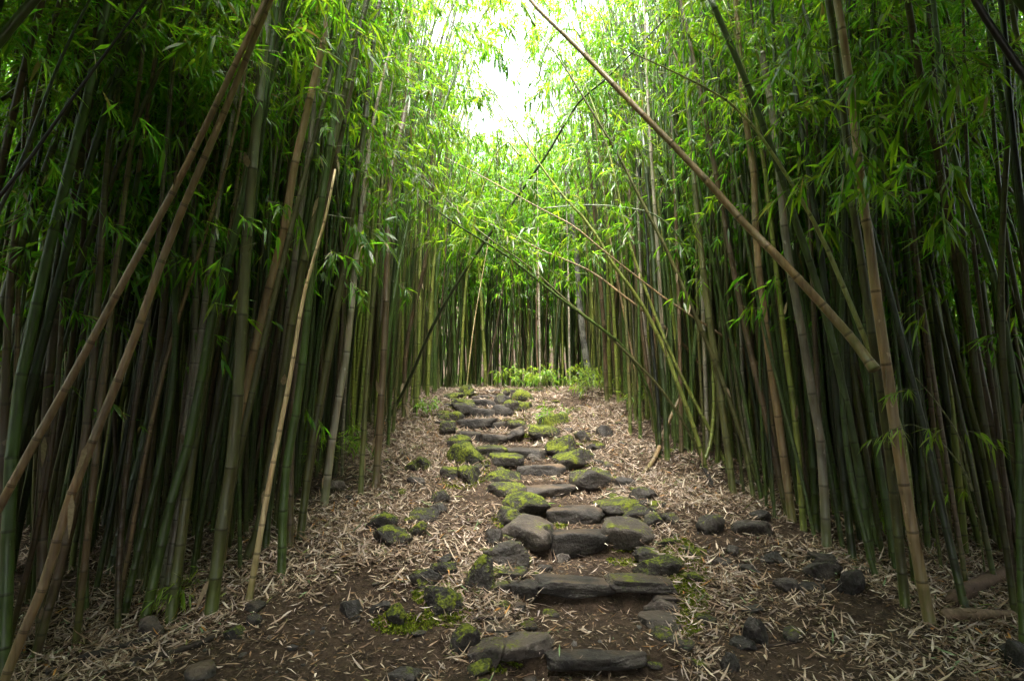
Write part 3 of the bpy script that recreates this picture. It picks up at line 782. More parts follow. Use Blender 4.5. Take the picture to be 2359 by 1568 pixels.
for i, (x, y) in enumerate(cand):
    if i >= N_IND:
        stuffers.append((x, y)); continue
    rr = random.Random(900 + i)
    side = -1 if x < path_x(y) else 1
    back = y > 10.2 and abs(x) < 3.2
    c = rr.choice(palette)
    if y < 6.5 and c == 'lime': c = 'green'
    if y > 6.5 and c in ('dark', 'brown', 'green', 'grey') and rr.random() < .6: c = rr.choice(['lime', 'jade', 'lime', 'green'])  # brighter greens farther up, standing in for light on the culms
    e = (left_edge(y) - x) if side < 0 else (x - right_edge(y))
    edge = e < .45
    me, fo, H, r0 = rr.choice(VAR_LOW if back else VAR_EDGE if (e < 1.0 or y < 6) else VAR_IN)
    root = link("bamboo", None, loc=(x, y, ground_z(x, y) - .04))
    az = (0 if side < 0 else math.pi) + rr.gauss(0, .55)
    if back:
        if c in ('dark', 'brown', 'green', 'grey'): c = rr.choice(['lime', 'jade', 'olive', 'lime'])  # dull ones swapped for brighter greens so the back grove looks lit
        az = -math.pi / 2 + rr.gauss(0, 1.2)
    lean = math.radians(rr.gauss(5.5, 2.6) if y < 6 else rr.gauss(1.8, 2.2)) if not back else math.radians(rr.gauss(1.5, 3))
    root.rotation_euler = (math.radians(rr.gauss(0, 1.8)), lean, az)
    sc = rr.uniform(.82, 1.18)
    root.scale = (sc, sc, rr.uniform(.9, 1.08) * gap_limit(x, y, H) * crown_limit(y, H, rr))
    col = np.array(C_[c]) * rr.uniform(.55, 1.1) * (1.2 if y > 6.5 else .75)  # shade and crest light put into the colour: near darker, far brighter
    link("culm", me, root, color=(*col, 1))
    link("foliage", fo, root)
    thick = "stout" if r0 * sc > .024 else ("slim" if r0 * sc < .017 else "middling")
    if back:
        lab = f"{thick} {CW[c]} bamboo in the back grove beyond the crest"
        grp = f"{thick} {CW[c]} culms in the back grove"
    else:
        s = "left" if side < 0 else "right"
        k = int(np.argmin(abs(STEP_Y - y)))
        if edge:
            lab = f"{thick} {CW[c]} bamboo at the {s} path edge level with the {ORD[k]} step"
            grp = f"{thick} {CW[c]} culms at the {s} edge by the {ORD[k]} step"
        else:
            dep = "just inside" if e < 1.1 else "inside"
            lab = f"{thick} {CW[c]} bamboo {dep} the {s} grove by the {ORD[k]} step"
            grp = f"{thick} {CW[c]} culms {dep} the {s} grove by the {ORD[k]} step"
    tag(root, lab, "bamboo", grp)

# everything deeper in, past countable, with the unseen shade culms added: one object
SV = []
for v in range(20):
    H = (5.6 if v < 8 else 5.0 if v < 12 else 6.6) + 1.8 * (v % 4) / 3
    rng, ax, r0 = variant(600 + v, H, .2 + .8 * (v % 3) / 2 if v < 16 else 3.0 + .3 * (v % 4), 0, 0, r0=.014 + .004 * (v % 4))
    V, tri, Q, cd, nodes = culm_arrays(ax, r0, .006, rng, sides=6, low=True, inter=.42, power=1.6)
    sp = axis_sprays(ax, nodes, H * ((.30 + .04 * (v % 3)) if v < 8 else (.05, .3, .4, .15)[v % 4] if v < 12 else .60), (.55, .55, 1.3, 1.5, 2.2)[v // 4], rng, (.5, 1.1) if v < 12 else (.6, 1.5), (5, 9))
    P = np.concatenate([s[0] for s in sp]); D = np.concatenate([s[1] for s in sp]); L = np.concatenate([s[2] for s in sp]) * (1.0 if v < 12 else 1.6)
    LV, _, LQ, k = leaf_geo(P, D, L, L * .15, rng.uniform(.05, .5, len(L)), rng, False)
    SV.append((V, tri, Q, cd, LV, LQ))
print("stuff", len(stuffers), "leaves each", [len(s[5]) for s in SV])
Vs, T3, Q4, CD, TN, FM3, FM4 = [], [], [], [], [], [], []
off = 0
for i, (x, y) in enumerate(stuffers):
    rr = random.Random(7000 + i)
    far = abs(x) > 4.7 or y > 14.3 or y < -5
    vi = rr.randrange(8) if not far else 8 + rr.randrange(4)
    over = y < 3.0 and not inview(x, y) and (x, y) not in flank
    closer = (x, y) in closers
    if over: vi = 12 + rr.randrange(4)  # unseen leaning culms with oversized leaves, added for shade near the camera
    if closer: vi = 16 + rr.randrange(4); over = True
    V, tri, Q, cd, LV, LQ = SV[vi]
    hs_ = gap_limit(x, y, V[:, 2].max()) * (crown_limit(y, V[:, 2].max(), rr) if inview(x, y) and not far else 1.0)
    V = V * [1, 1, hs_]; LV = LV * [1, 1, hs_]
    side = -1 if x < 0 else 1
    az = (0 if side < 0 else math.pi) + (-side * .65 + rr.gauss(0, .25) if closer else rr.gauss(0, .8))
    if y > 10.2 and abs(x) < 3: az = rr.uniform(0, 6.28)
    lean = math.radians(rr.gauss(4, 1.5) if closer else rr.gauss(15, 5) if over else rr.gauss(4, 2.5) if y < 6 else rr.gauss(2, 2)); sc = rr.uniform(.8, 1.2)
    ca, sa, cl, sl = math.cos(az), math.sin(az), math.cos(lean), math.sin(lean)
    R = np.array([[ca, -sa, 0], [sa, ca, 0], [0, 0, 1]]) @ np.array([[cl, 0, sl], [0, 1, 0], [-sl, 0, cl]])
    base = np.array([x, y, ground_z(x, y) - .05])
    c = rr.choice(palette)
    if y > 6.5 and rr.random() < .4: c = rr.choice(['lime', 'jade'])  # brighter greens here too, as if light reached these culms
    V1 = (V * [sc, sc, 1]) @ R.T + base; V2 = LV @ R.T + base
    if over:
        c4 = V2.reshape(-1, 4, 3); keep = c4[:, :, 2].min(1) > 1.55 + .72 * np.maximum(c4[:, 0, 1], 2.0) + .3
        V2 = c4[keep].reshape(-1, 3); LQ = LQ[:keep.sum()]
    elif abs(x) < 5 and y < 11:                       # the open lane above the path
        c4 = V2.reshape(-1, 4, 3)
        xp = np.interp(c4[:, 0, 1], STEP_Y, STEP_X)
        keep = np.abs(c4[:, 0, 0] - xp) > np.interp(c4[:, 0, 1], [3.2, 6.0, 8, 9.5], [0, 1.3, 1.5, 1.9]) + (c4[:, 0, 2] > 3.9) * np.interp(c4[:, 0, 1], [6, 7.5, 11], [0, 1.2, 1.4])
        V2 = c4[keep].reshape(-1, 3); LQ = LQ[:keep.sum()]
    n1, n2 = len(V1), len(V2)
    Vs += [V1, V2]; T3.append(tri + off); Q4 += [Q + off, LQ + off + n1]
    FM3.append(np.zeros(len(tri))); FM4 += [np.zeros(len(Q)), np.ones(len(LQ))]
    CD += [cd, np.zeros((n2, 4))]
    tc = np.ones((n1, 4)); tc[:, :3] = np.array(C_[c]) * rr.uniform(.5, 1.05); tc[:, 3] = rr.random()
    nl = n2 // 4; rl = np.random.default_rng(i)
    tl = np.stack([rl.uniform(0, 1, nl), rl.uniform(0, 1, nl) ** 1.3, (rl.uniform(0, 1, nl) < .03) * .8, np.ones(nl)], 1)
    TN += [tc, np.repeat(tl, 4, 0)]
    off += n1 + n2
me = mesh_from("bamboo_thicket", np.concatenate(Vs), [np.concatenate(T3), np.concatenate(Q4)], [M_CULM_T, M_LEAF],
               np.concatenate(FM3 + FM4), True, {"cdat": np.concatenate(CD), "tint": np.concatenate(TN)})
tag(link("bamboo_thicket", me), "dense mass of bamboo culms and leaves filling the depth of the grove", "bamboo thicket", kind="stuff")
del Vs, T3, Q4, CD, TN

# a mottled trunk at the back, right of the crest
rng = np.random.default_rng(5)
tr = [at(1372, 915, 10.2), at(1352, 840, 10.2), at(1335, 700, 10.2), at(1325, 560, 10.2), at(1300, 380, 10.2)]
tr[0][2] = ground_z(tr[0][0], tr[0][1]) - .1
ax = Axis(smooth_path(tr)); o = ax.P[0].copy()
root = link("tree", None, loc=tuple(o))
S = np.linspace(0, ax.L, 40); a = np.linspace(0, 2 * math.pi, 16, endpoint=False)
rad = .060 * (1 - .5 * S / ax.L) + .07 * np.exp(-S / .18)
Cc = ax.pos(S) - o; T = ax.tan(S); n1 = nrm(np.cross(T, [0, 1.0, 0])); n2 = np.cross(T, n1)
wob = 1 + .10 * np.sin(3 * a)[None] + .06 * rng.normal(0, 1, (40, 16))
V = Cc[:, None] + (rad[:, None] * wob)[..., None] * (n1[:, None] * np.cos(a)[None, :, None] + n2[:, None] * np.sin(a)[None, :, None])
i = np.arange(40 * 16).reshape(40, 16); j = np.roll(i, -1, 1)
link("trunk", mesh_from("trunk", V.reshape(-1, 3), [np.stack([i[:-1], j[:-1], j[1:], i[1:]], -1).reshape(-1, 4)], [M_BARK]), root)
sp = [spray(ax.pos(s) - o, np.array([math.cos(k * 2.3), math.sin(k * 2.3), .5]), .9, 8, rng) for k, s in enumerate(np.linspace(ax.L * .7, ax.L, 12))]
link("crown", foliage_mesh("crown", sp, rng), root)
tag(root, "mottled grey tree trunk with a mossy foot among the bamboo right of the crest", "tree")

# ------------------------------------------------------------------ stones
_ico = {}
def ico(sub):
    if sub not in _ico:
        import bmesh
        bm = bmesh.new(); bmesh.ops.create_icosphere(bm, subdivisions=sub, radius=1)
        V = np.array([v.co[:] for v in bm.verts]); F = np.array([[v.index for v in f.verts] for f in bm.faces]); bm.free()
        _ico[sub] = (V, F)
    return _ico[sub]

def rock_mesh(name, sx, sy, sz, seed, sub=4, flat=.0, ang=.55):
    rng = np.random.default_rng(seed)
    D, F = ico(sub)
    if flat:
        Np = np.array([[1, 0, 0], [-1, 0, 0], [0, 1, 0], [0, -1, 0], [0, 0, 1], [0, 0, -1]], float) + rng.normal(0, .16, (6, 3))
        dist = np.array([.86, .86, .72, .72, .62, .66]) * rng.uniform(.82, 1.08, 6)
        ex = rng.normal(0, 1, (7, 3)); Np = np.concatenate([Np, ex]); dist = np.concatenate([dist, rng.uniform(.80, .98, 7)])
    else:
        npl = rng.integers(9, 13)
        Np = rng.normal(0, 1, (npl, 3)); dist = rng.uniform(.55, .98, npl)
        Np = np.concatenate([Np, [[rng.normal(0, .25), rng.normal(0, .25), 1], [0, 0, -1]]]); dist = np.concatenate([dist, [rng.uniform(.68, .85), .8]])
    Np = nrm(Np)
    dots = D @ Np.T
    q = np.where(dots > .05, dist / np.maximum(dots, .05), 9.0)
    k = 30.0
    r = -np.log(np.exp(-k * np.minimum(q, 2.0)).sum(1) + math.exp(-k * 1.12)) / k
    r = np.clip(r, .3, 1.3) * ang + (1 - ang) * .85
    V = D * r[:, None]
    so = rng.uniform(0, 50, 3)
    h = np.empty(len(V))
    for n_, p in enumerate(V):
        a = Vector(p * 1.7 + so); b = Vector(p * 5.0 + so); c = Vector(p * 12.0 + so)
        h[n_] = .14 * mnoise.noise(a) + .10 * (abs(mnoise.noise(b)) - .25) + .045 * mnoise.noise(c)
    V = V * (1 + h * (.55 if flat else 1))[:, None] * np.array([sx, sy, sz])
    return mesh_from(name, V, [F], [M_STONE], None, True)

#  print x of centre, print y of foot, print width, print height, moss, brightness, brown, label, (flat tread?)
T_, B_ = 1, 0
STONES = [
 (1378,1537,225,62,.05,.05,.5,"broad dark slab forming the tread of the bottom step",T_), (1119,1530,82,60,.35,.45,.2,"grey-topped stone with mossy front in the bottom step, left of the two joined ones",T_),
 (1206,1522,108,58,.2,.75,.2,"pale grey weathered stone of the bottom step left of the dark slab",T_), (1069,1512,58,60,.55,.1,0,"round dark mossy stone at the left end of the bottom step",B_),
 (1329,1382,182,46,.1,.05,.5,"long dark bowed slab at the centre of the second step",T_), (1478,1360,150,44,.3,.1,.3,"dark slab at the right end of the second step",T_),
 (1192,1372,104,42,.3,.12,.2,"dark low stone at the left of the second step",T_), (1111,1363,62,82,.6,.06,0,"tall dark mossy boulder beside the left end of the second step",B_),
 (1533,1418,94,44,.05,.85,.1,"pale grey rounded stone in the right border below the second step",B_), (1522,1445,84,36,.1,.4,.2,"flat brownish grey stone under the pale grey one in the right border",T_),
 (1538,1388,90,36,.1,.3,.2,"grey slab above the pale stone in the right border",T_), (1524,1332,96,56,.6,.1,0,"big mossy boulder in the right border above the second step",B_),
 (1507,1298,86,34,.5,.2,.1,"flat mossy stone in the right border below the third step",T_), (1494,1272,66,24,.2,.7,.1,"light grey flat stone in the right border just below the third step",T_),
 (1332,1276,132,62,.08,.0,.4,"rough black slab at the centre of the third step",T_), (1215,1258,108,58,.2,.6,.2,"grey-topped angular boulder at the left of the third step",T_),
 (1445,1256,104,56,.3,.4,.1,"smooth grey-green rounded boulder at the right of the third step",T_), (1263,1270,32,42,.55,.1,0,"small mossy stone wedged between black slab and grey boulder of the third step",B_),
 (1160,1308,98,58,.3,.15,.1,"dark mossy boulder in the left border under the third step",B_), (1172,1328,82,26,.4,.3,.1,"flat greenish slab in the left border above the second step",T_),
 (1138,1256,34,40,.1,.1,0,"small dark brown egg-shaped stone left of the third step",B_),
 (1316,1204,118,48,.1,.1,.6,"wide brownish slab at the centre of the fourth step",T_), (1435,1192,112,44,.5,.25,.2,"moss-topped slab at the right of the fourth step",T_),
 (1210,1188,104,64,.62,.1,0,"large rounded mossy boulder at the left of the fourth step",B_), (1175,1212,72,48,.5,.1,0,"creased mossy boulder in front of the large one at the fourth step",B_),
 (1466,1204,66,36,.5,.15,0,"mossy stone low at the right end of the fourth step",B_), (1506,1216,36,28,.55,.1,0,"little green stone at the outer right of the fourth step",B_),
 (1262,1146,118,36,.1,.25,.6,"smooth brown slab at the centre of the fifth step",T_), (1357,1130,102,46,.5,.25,.2,"big mossy block at the right of the fifth step",T_),
 (1157,1118,94,42,.6,.15,0,"mossy hump at the left of the fifth step",B_), (1155,1142,86,36,.45,.2,0,"jagged mossy stones heap-like rock below the fifth step",B_),
 (1444,1124,42,26,.2,.15,.1,"dark round stone beyond the right end of the fifth step",B_), (1482,1152,50,30,.3,.1,0,"dark mossy stone on litter right of the fourth step",B_),
 (1240,1094,102,32,.05,.1,.9,"earthy brown slab across the sixth step",T_), (1168,1076,78,32,.55,.15,.1,"long mossy slab slanting at the left of the sixth step",T_),
 (1322,1080,76,42,.6,.15,0,"creased mossy boulder at the right of the sixth step",B_),
 (1210,1056,106,30,.1,.1,.5,"rough brown slab across the seventh step",T_), (1292,1056,68,48,.62,.08,0,"dark mossy boulder at the right of the seventh step",B_),
 (1130,1052,72,30,.5,.15,.1,"mossy slab at the left of the seventh step",T_), (1073,1068,68,56,.95,.1,0,"bright yellow-green moss-covered boulder left of the seventh step",B_),
 (1076,1112,62,44,.7,.06,0,"dark mossy boulder below the bright moss-covered one",B_), (1040,1106,44,30,.55,.06,0,"small mossy stone beside the dark mossy boulder on the left",B_),
 (1080,1016,62,30,.25,.2,.3,"grey brown slab at the left of the eighth step",T_), (1138,1024,66,30,.1,.15,.7,"brown slab at the centre of the eighth step",T_),
 (1186,1018,44,30,.2,.1,.3,"dark wedge stone at the right of the eighth step",B_), (1058,1034,60,30,.6,.15,0,"mossy stone at the far left of the eighth step",B_),
 (1098,988,92,26,.15,.08,.4,"dark slab across the ninth step",T_), (1032,1004,48,40,.55,.15,0,"upright mossy stone left of the ninth step",B_),
 (1146,984,38,18,.3,.3,.2,"small flat stone at the right of the ninth step",T_), (1195,992,54,26,.6,.2,.1,"mossy stone right of the ninth step",B_),
 (1255,1012,66,38,.65,.15,0,"mossy boulder in the right border level with the eighth step",B_), (1274,985,68,34,.98,.15,0,"vivid yellow-green moss mound in the right border near the ninth step",B_),
 (1110,962,60,32,.05,.05,.5,"dark brown slab at the centre of the tenth step",T_), (1068,952,52,26,.4,.2,.1,"grey-green slab at the left of the tenth step",T_),
 (1152,956,50,24,.3,.15,.1,"dark stone at the right of the tenth step",B_), (1186,950,52,26,.55,.2,0,"mossy block right of the tenth step",B_),
 (1214,946,30,22,.7,.1,0,"small mossy knob at the outer right of the tenth step",B_), (1046,976,58,28,.6,.15,0,"mossy rock at the outer left of the tenth step",B_),
 (1113,938,58,20,.1,.12,.5,"brown slab across the eleventh step",T_), (1160,936,38,24,.5,.2,0,"grey-green stone right of the eleventh step",B_),
 (1198,932,56,32,.75,.12,0,"large mossy boulder at the right of the eleventh step",B_), (1060,938,50,22,.7,.25,0,"flat mossy stone left of the eleventh step",B_),
 (1125,922,58,16,.1,.4,.6,"greyish brown slab across the twelfth step",T_), (1138,906,44,12,.05,.6,.4,"pale slab at the crest of the path",T_),
 (1072,912,38,20,.8,.2,0,"small bright mossy boulder left of the twelfth step",B_), (1042,918,40,16,.7,.3,0,"low mossy stone at the left of the crest",B_),
 (1180,914,42,16,.6,.3,0,"low mossy stone at the right of the crest",B_), (1240,906,46,12,.5,.4,0,"flat stone at the far right of the crest",B_),
 # loose ones
 (905,1262,74,54,.45,.0,0,"black rock with a mossy side alone in the left litter",B_), (878,1226,58,42,.6,.0,0,"tilted mossy rock behind the black rock in the left litter",B_),
 (968,1203,70,32,.45,.05,0,"long low mossy rock left of the fourth step",B_), (962,1236,36,34,.6,.05,0,"mossy knob left of the third step",B_),
 (1022,1410,84,62,.6,.0,0,"big dark rock with mossy skirt left of the second step",B_), (986,1354,62,44,.45,.0,0,"smooth dark rock above the big mossy-skirted one",B_),
 (1022,1328,54,34,.55,.05,0,"mossy stone above the smooth dark rock on the left",B_), (1030,1300,40,24,.3,.05,0,"low dark stone left of the third step border",B_),
 (915,1440,52,46,.7,.0,0,"dark rock half wrapped in moss in the lower left litter",B_), (808,1424,44,40,.3,.0,0,"dark lump of rock on bare soil at lower left",B_),
 (878,1412,40,24,.05,.05,0,"small black stone on the soil at lower left",B_), (1014,1162,36,32,.5,.02,0,"round dark mossy stone left of the fifth step",B_),
 (1008,1182,36,22,.2,.05,0,"flat dark stone below the round mossy one on the left",B_), (946,1088,30,28,.8,.0,0,"small dark mossy stone, left of two among the left litter",B_),
 (972,1086,40,34,.8,.1,0,"mossy stone, right of two among the left litter",B_), (962,1118,44,20,.1,.2,.4,"brown flat stone below the two mossy ones on the left",B_),
 (772,1130,36,24,.1,.9,.2,"light grey stone at the left path edge below the bright seedlings",B_), (345,1470,52,52,.05,.7,.3,"pale grey rounded stone between the left culms' feet",B_),
 (540,1475,44,30,.7,.05,0,"mossy stone on the litter in front of the left culms",B_), (582,1440,28,26,.3,.0,0,"small dark stone near the foot of the pale dead stick",B_),
 (1640,1228,54,40,.3,.12,0,"rounded dark grey-green rock on the right litter near the culms",B_), (1741,1238,78,42,.1,.22,.1,"large angular grey rock on the right litter",B_),
 (1748,1200,38,24,.1,.1,0,"small grey rock behind the large angular one on the right",B_), (1779,1300,40,26,.1,.05,0,"rounded dark rock on the soil right of the third step",B_),
 (1718,1318,44,20,.05,.02,0,"flat black rock on the soil right of the third step",B_), (1662,1306,34,22,.1,.2,0,"small grey-green rock left of the flat black one",B_),
 (1903,1308,66,36,.1,.08,.4,"brown rounded rock behind the grey-green boulder on the right",B_), (1896,1340,72,44,.3,.25,0,"smooth grey-green boulder in the right litter",B_),
 (1961,1370,50,54,.15,.0,0,"black jagged rock right of the smooth grey-green boulder",B_), (1806,1360,50,30,.0,.45,.5,"brownish angular rock left of the smooth grey-green boulder",B_),
 (1868,1362,50,20,.0,.0,0,"thin black rock in front of the smooth grey-green boulder",B_), (1738,1482,56,64,.2,.25,0,"upright grey rock alone at lower right",B_),
 (1732,1412,54,22,.0,.05,.3,"flat dark brown rock above the upright grey rock",B_), (2350,1545,50,66,.1,.0,0,"dark rock at the lower right corner",B_),
 (1685,1545,40,44,.1,.0,0,"dark rock half sunk in soil at lower right",B_), (1715,1500,50,26,.05,.1,0,"dark stone in front of the upright grey rock",B_),
 (1393,1008,40,28,.35,.1,0,"dark mossy rock in the right litter near the ninth step",B_), (1340,1020,34,28,.5,.15,0,"mossy rock right of the border near the eighth step",B_),
 (1372,1040,34,20,.5,.2,0,"low mossy rock right of the seventh step",B_), (1230,1060,34,14,.05,.6,.2,"flat grey chip lying on the seventh step",B_),
 (940,1568,70,36,.1,.0,0,"dark rock cut by the bottom edge of the picture",B_), (1294,1296,30,22,.05,.6,0,"small bluish grey stone on the earth below the third step",B_),
 (1120,1420,80,20,.1,.2,.6,"brown flat stone among litter below the second step",T_), (1150,1460,60,28,.1,.15,.4,"brown stone above the grey-topped bottom step",T_),
 (1545,1262,60,22,.75,.1,0,"long mossy ridge stone outside the right border",B_), (1600,1285,50,24,.75,.05,0,"mossy stone in the right litter by the third step",B_),
]
placed = []
for k, (px, py, w, h, moss, br, bn, label, tread) in enumerate(STONES):
    g = on_ground(px, py)
    Y = g[1]; s = mpp(Y)
    hw = w * s / 2; vis = h * s
    vdep = (CAM_Z - g[2]) / Y                       # tangent of the look-down angle
    dep = hw * (.62 if tread else .85) if hw < .25 else .17
    if tread: dep = min(max(dep, .09), .12)
    else: dep *= .85
    hz = max(vis - dep * 1.3 * vdep, vis * .42) * .60
    me = rock_mesh("step_stone" if tread else "rock", hw * 1.22, dep * (1.7 if tread else 1.2), hz * (1.35 if tread else 1.5), 300 + k, 5 if Y < 4.6 else 4 if Y < 7.5 else 3, .5 if tread else 0, .95 if tread else .95)
    yy = Y + dep * .75
    o = link("step_stone" if tread else "rock", me, loc=(g[0] * yy / Y, yy, g[2] + hz * .42), color=(moss, br, bn, 1))
    o.rotation_euler = (random.uniform(-.06, .06), random.uniform(-.06, .06), random.uniform(-.1, .1) if tread else random.uniform(-.4, .4))
    tag(o, label, "stone" if tread else "rock")
    placed.append((o.location.x, o.location.y, hw))

rk = np.random.default_rng(42)
small = [rock_mesh("rock", 1.1, .95, .75, 800 + q, 3, 0, .85) for q in range(10)]
cnt = 0
def border(x, y, r, mo):
    global cnt
    if any((x - a) ** 2 + (y - b) ** 2 < (r + c) ** 2 * .48 for a, b, c in placed): return
    placed.append((x, y, r)); cnt += 1
    o = link("rock", small[int(rk.integers(10))], loc=(x, y, ground_z(x, y) + r * .02), color=(mo, rk.uniform(0, .25), rk.uniform(.1, .7), 1))
    o.scale = (r * rk.uniform(1.0, 1.5), r * rk.uniform(.8, 1.2), r * rk.uniform(.6, 1.0)); o.rotation_euler = (rk.normal(0, .12), rk.normal(0, .12), rk.uniform(0, 6.28))
    k = int(np.argmin(abs(STEP_Y - y))); sd_ = "left" if x < path_x(y) else "right"
    m = "mossy" if mo > .5 else "dark"
    tag(o, f"{m} half-buried border stone at the {sd_} end of the {ORD[k]} step", "rock", f"{m} border stones {sd_} of the {ORD[k]} step")
yb_ = 3.3
while yb_ < 9.6:
    for sg in (-1, 1):
        border(path_x(yb_) + sg * rk.uniform(.36, .68), yb_ + rk.normal(0, .05), rk.uniform(.03, .075), rk.uniform(.25, .85))
    yb_ += .075
for k, (xx, yy) in enumerate(zip(STEP_X, STEP_Y)):
    for _ in range(5):
        border(xx + rk.uniform(-.42, .42), yy - rk.uniform(-.03, .08), rk.uniform(.025, .05), rk.uniform(0, .6))
N_BORDER = cnt
for _ in range(3500):
    if cnt >= N_BORDER + 95: break
    y = rk.uniform(2.5, 9.4); x = rk.uniform(-2.6, 3.2)
    d = abs(x - path_x(y))
    if d < .3 or x < left_edge(y) - .5 or x > right_edge(y) + .8: continue
    if rk.uniform() > (1.0 if d < .85 else .6 if d < 1.3 else .35): continue
    r = .018 + .065 * rk.uniform() ** 1.6 * (1 if d < 1.4 else .85)
    if any((x - a) ** 2 + (y - b) ** 2 < (r + c) ** 2 * .8 for a, b, c in placed): continue
    placed.append((x, y, r))
    mo = rk.uniform(.1, .75) if y > 4.5 or d < .8 else rk.uniform(0, .45)
    o = link("rock", small[int(rk.integers(10))], loc=(x, y, ground_z(x, y) + r * .10), color=(mo, rk.uniform(0, .3), rk.uniform(0, .5), 1))
    o.scale = (r * rk.uniform(.9, 1.4), r * rk.uniform(.9, 1.3), r * rk.uniform(.7, 1.15)); o.rotation_euler = (0, 0, rk.uniform(0, 6.28))
    k = int(np.argmin(abs(STEP_Y - y))); s = "left" if x < path_x(y) else "right"
    m = "mossy" if mo > .4 else "dark"
    lab = f"small {m} rock in the leaf litter {s} of the {ORD[k]} step"
    tag(o, lab, "rock", f"small {m} rocks {s} of the {ORD[k]} step")
    cnt += 1

# ------------------------------------------------------------------ litter, pebbles, moss
lr = np.random.default_rng(9)
def scatter(n, x0, x1, y0, y1, dens):
    X = lr.uniform(x0, x1, n); Y = lr.uniform(y0, y1, n)
    keep = [dens(x, y) > u for x, y, u in zip(X, Y, lr.uniform(0, 1, n))]
    return X[keep], Y[keep]
def litter_density(x, y):
    d = abs(x - path_x(y))
    v = .70 + 1.3 * vnoise(x, y, .9, 5.5) + .8 * vnoise(x, y, 3.0, 2.2)
    if d < .45 and 3.0 < y < 9.3: v *= .09 if y < 5.6 else .22
    if y < 3.3: v *= .75
    if -1.9 < x < -.4 and y < 4.0: v -= .25 * (1 - min(abs(x + 1.0) / .9, 1))
    if .9 < x < 1.9 and 3.2 < y < 4.8: v -= .3 * (1 - min(abs(x - 1.5) / .6, 1))
    return max(v, .04)
X, Y = scatter(360000, -4.5, 5.0, 2.2, 10.2, litter_density)
X2, Y2 = scatter(30000, -9, 9, 2.2, 13, lambda x, y: .8 if (abs(x) > 3.5 or y > 10) else 0)
X = np.concatenate([X, X2]); Y = np.concatenate([Y, Y2])
n = len(X)
Z = np.array([ground_z(x, y) for x, y in zip(X, Y)]) + lr.uniform(.004, .03, n)
az = lr.uniform(0, 6.283, n)
Dv = np.stack([np.cos(az), np.sin(az), lr.normal(.10, .22, n)], 1)
Ln = np.where(lr.uniform(0, 1, n) < .30, lr.normal(.090, .022, n), lr.lognormal(math.log(.036), .45, n)); Ln = np.clip(Ln, .012, .15); Wn = np.minimum(Ln * lr.uniform(.08, .17, n), .013)
V, tri, quad, k = leaf_geo(np.stack([X, Y, Z], 1), Dv, Ln, Wn, lr.uniform(-.5, .6, n), lr)
V[:, 2] = np.maximum(V[:, 2], np.repeat(Z - .03, 6))
pal = np.array([(.45, .36, .27), (.37, .28, .21), (.55, .47, .38), (.27, .19, .13), (.16, .105, .07), (.41, .34, .30), (.31, .25, .21), (.40, .20, .06), (.17, .25, .12), (.20, .24, .05)])
pw = np.array([.17, .19, .09, .22, .16, .09, .10, .02, .02, .008]); pw /= pw.sum()
ci = lr.choice(len(pal), n, p=pw)
tc = pal[ci] * lr.uniform(.7, 1.35, (n, 1))
# crumbled scraps of leaf trodden into the soil
X, Y = scatter(250000, -3.8, 4.2, 2.2, 9.8, lambda x, y: max(.25, min(1, litter_density(x, y) * .8 + .2)))
m = len(X)
Zb = np.array([ground_z(x, y) for x, y in zip(X, Y)]) + lr.uniform(.001, .010, m)
az = lr.uniform(0, 6.283, m)
Lb = lr.uniform(.012, .065, m)
Vb, _, Qb, _ = leaf_geo(np.stack([X, Y, Zb], 1), np.stack([np.cos(az), np.sin(az), lr.normal(.05, .2, m)], 1), Lb, np.minimum(Lb * lr.uniform(.10, .4, m), .012), lr.uniform(-.2, .3, m), lr, False)
tb = np.array([(.22, .16, .11), (.14, .10, .065), (.32, .25, .18), (.09, .065, .045), (.24, .15, .08)])[lr.integers(0, 5, m)] * lr.uniform(.6, 1.2, (m, 1))
me = mesh_from("leaf_litter", np.concatenate([V, Vb]), [tri, np.concatenate([quad, Qb + len(V)])], [M_LITTER], None, True, {"tint": np.concatenate([np.repeat(tc, 6, 0), np.repeat(tb, 4, 0)])})
tag(link("leaf_litter", me), "dry straw-coloured bamboo leaves covering the soil beside the steps", "leaf litter", kind="stuff")

X, Y = scatter(5200, -3.2, 3.6, 2.3, 9.8, lambda x, y: .5 if abs(x - path_x(y)) < .5 else .38)
n = len(X)
D0, F0 = ico(1)
Z = np.array([ground_z(x, y) for x, y in zip(X, Y)])
rr_ = np.clip(lr.lognormal(math.log(.009), .5, n), .004, .03)
V = (D0[None] * (1 + lr.normal(0, .16, (n, len(D0), 1)))) * (rr_[:, None] * lr.uniform(.7, 1.3, (n, 3)) * [1, 1, .7])[:, None] + np.stack([X, Y, Z + rr_ * .2], 1)[:, None]
F = (F0[None] + (np.arange(n) * len(D0))[:, None, None]).reshape(-1, 3)
tc = np.array([(.05, .045, .042), (.09, .06, .04), (.06, .04, .028), (.12, .11, .10)])[lr.integers(0, 4, n)]
tag(link("pebbles", mesh_from("pebbles", V.reshape(-1, 3), [F], [M_SOIL and M_WOOD], None, False, {"tint": np.repeat(tc, len(D0), 0)})),
    "pebbles and crumbs of dark soil strewn over the path", "pebbles", kind="stuff")

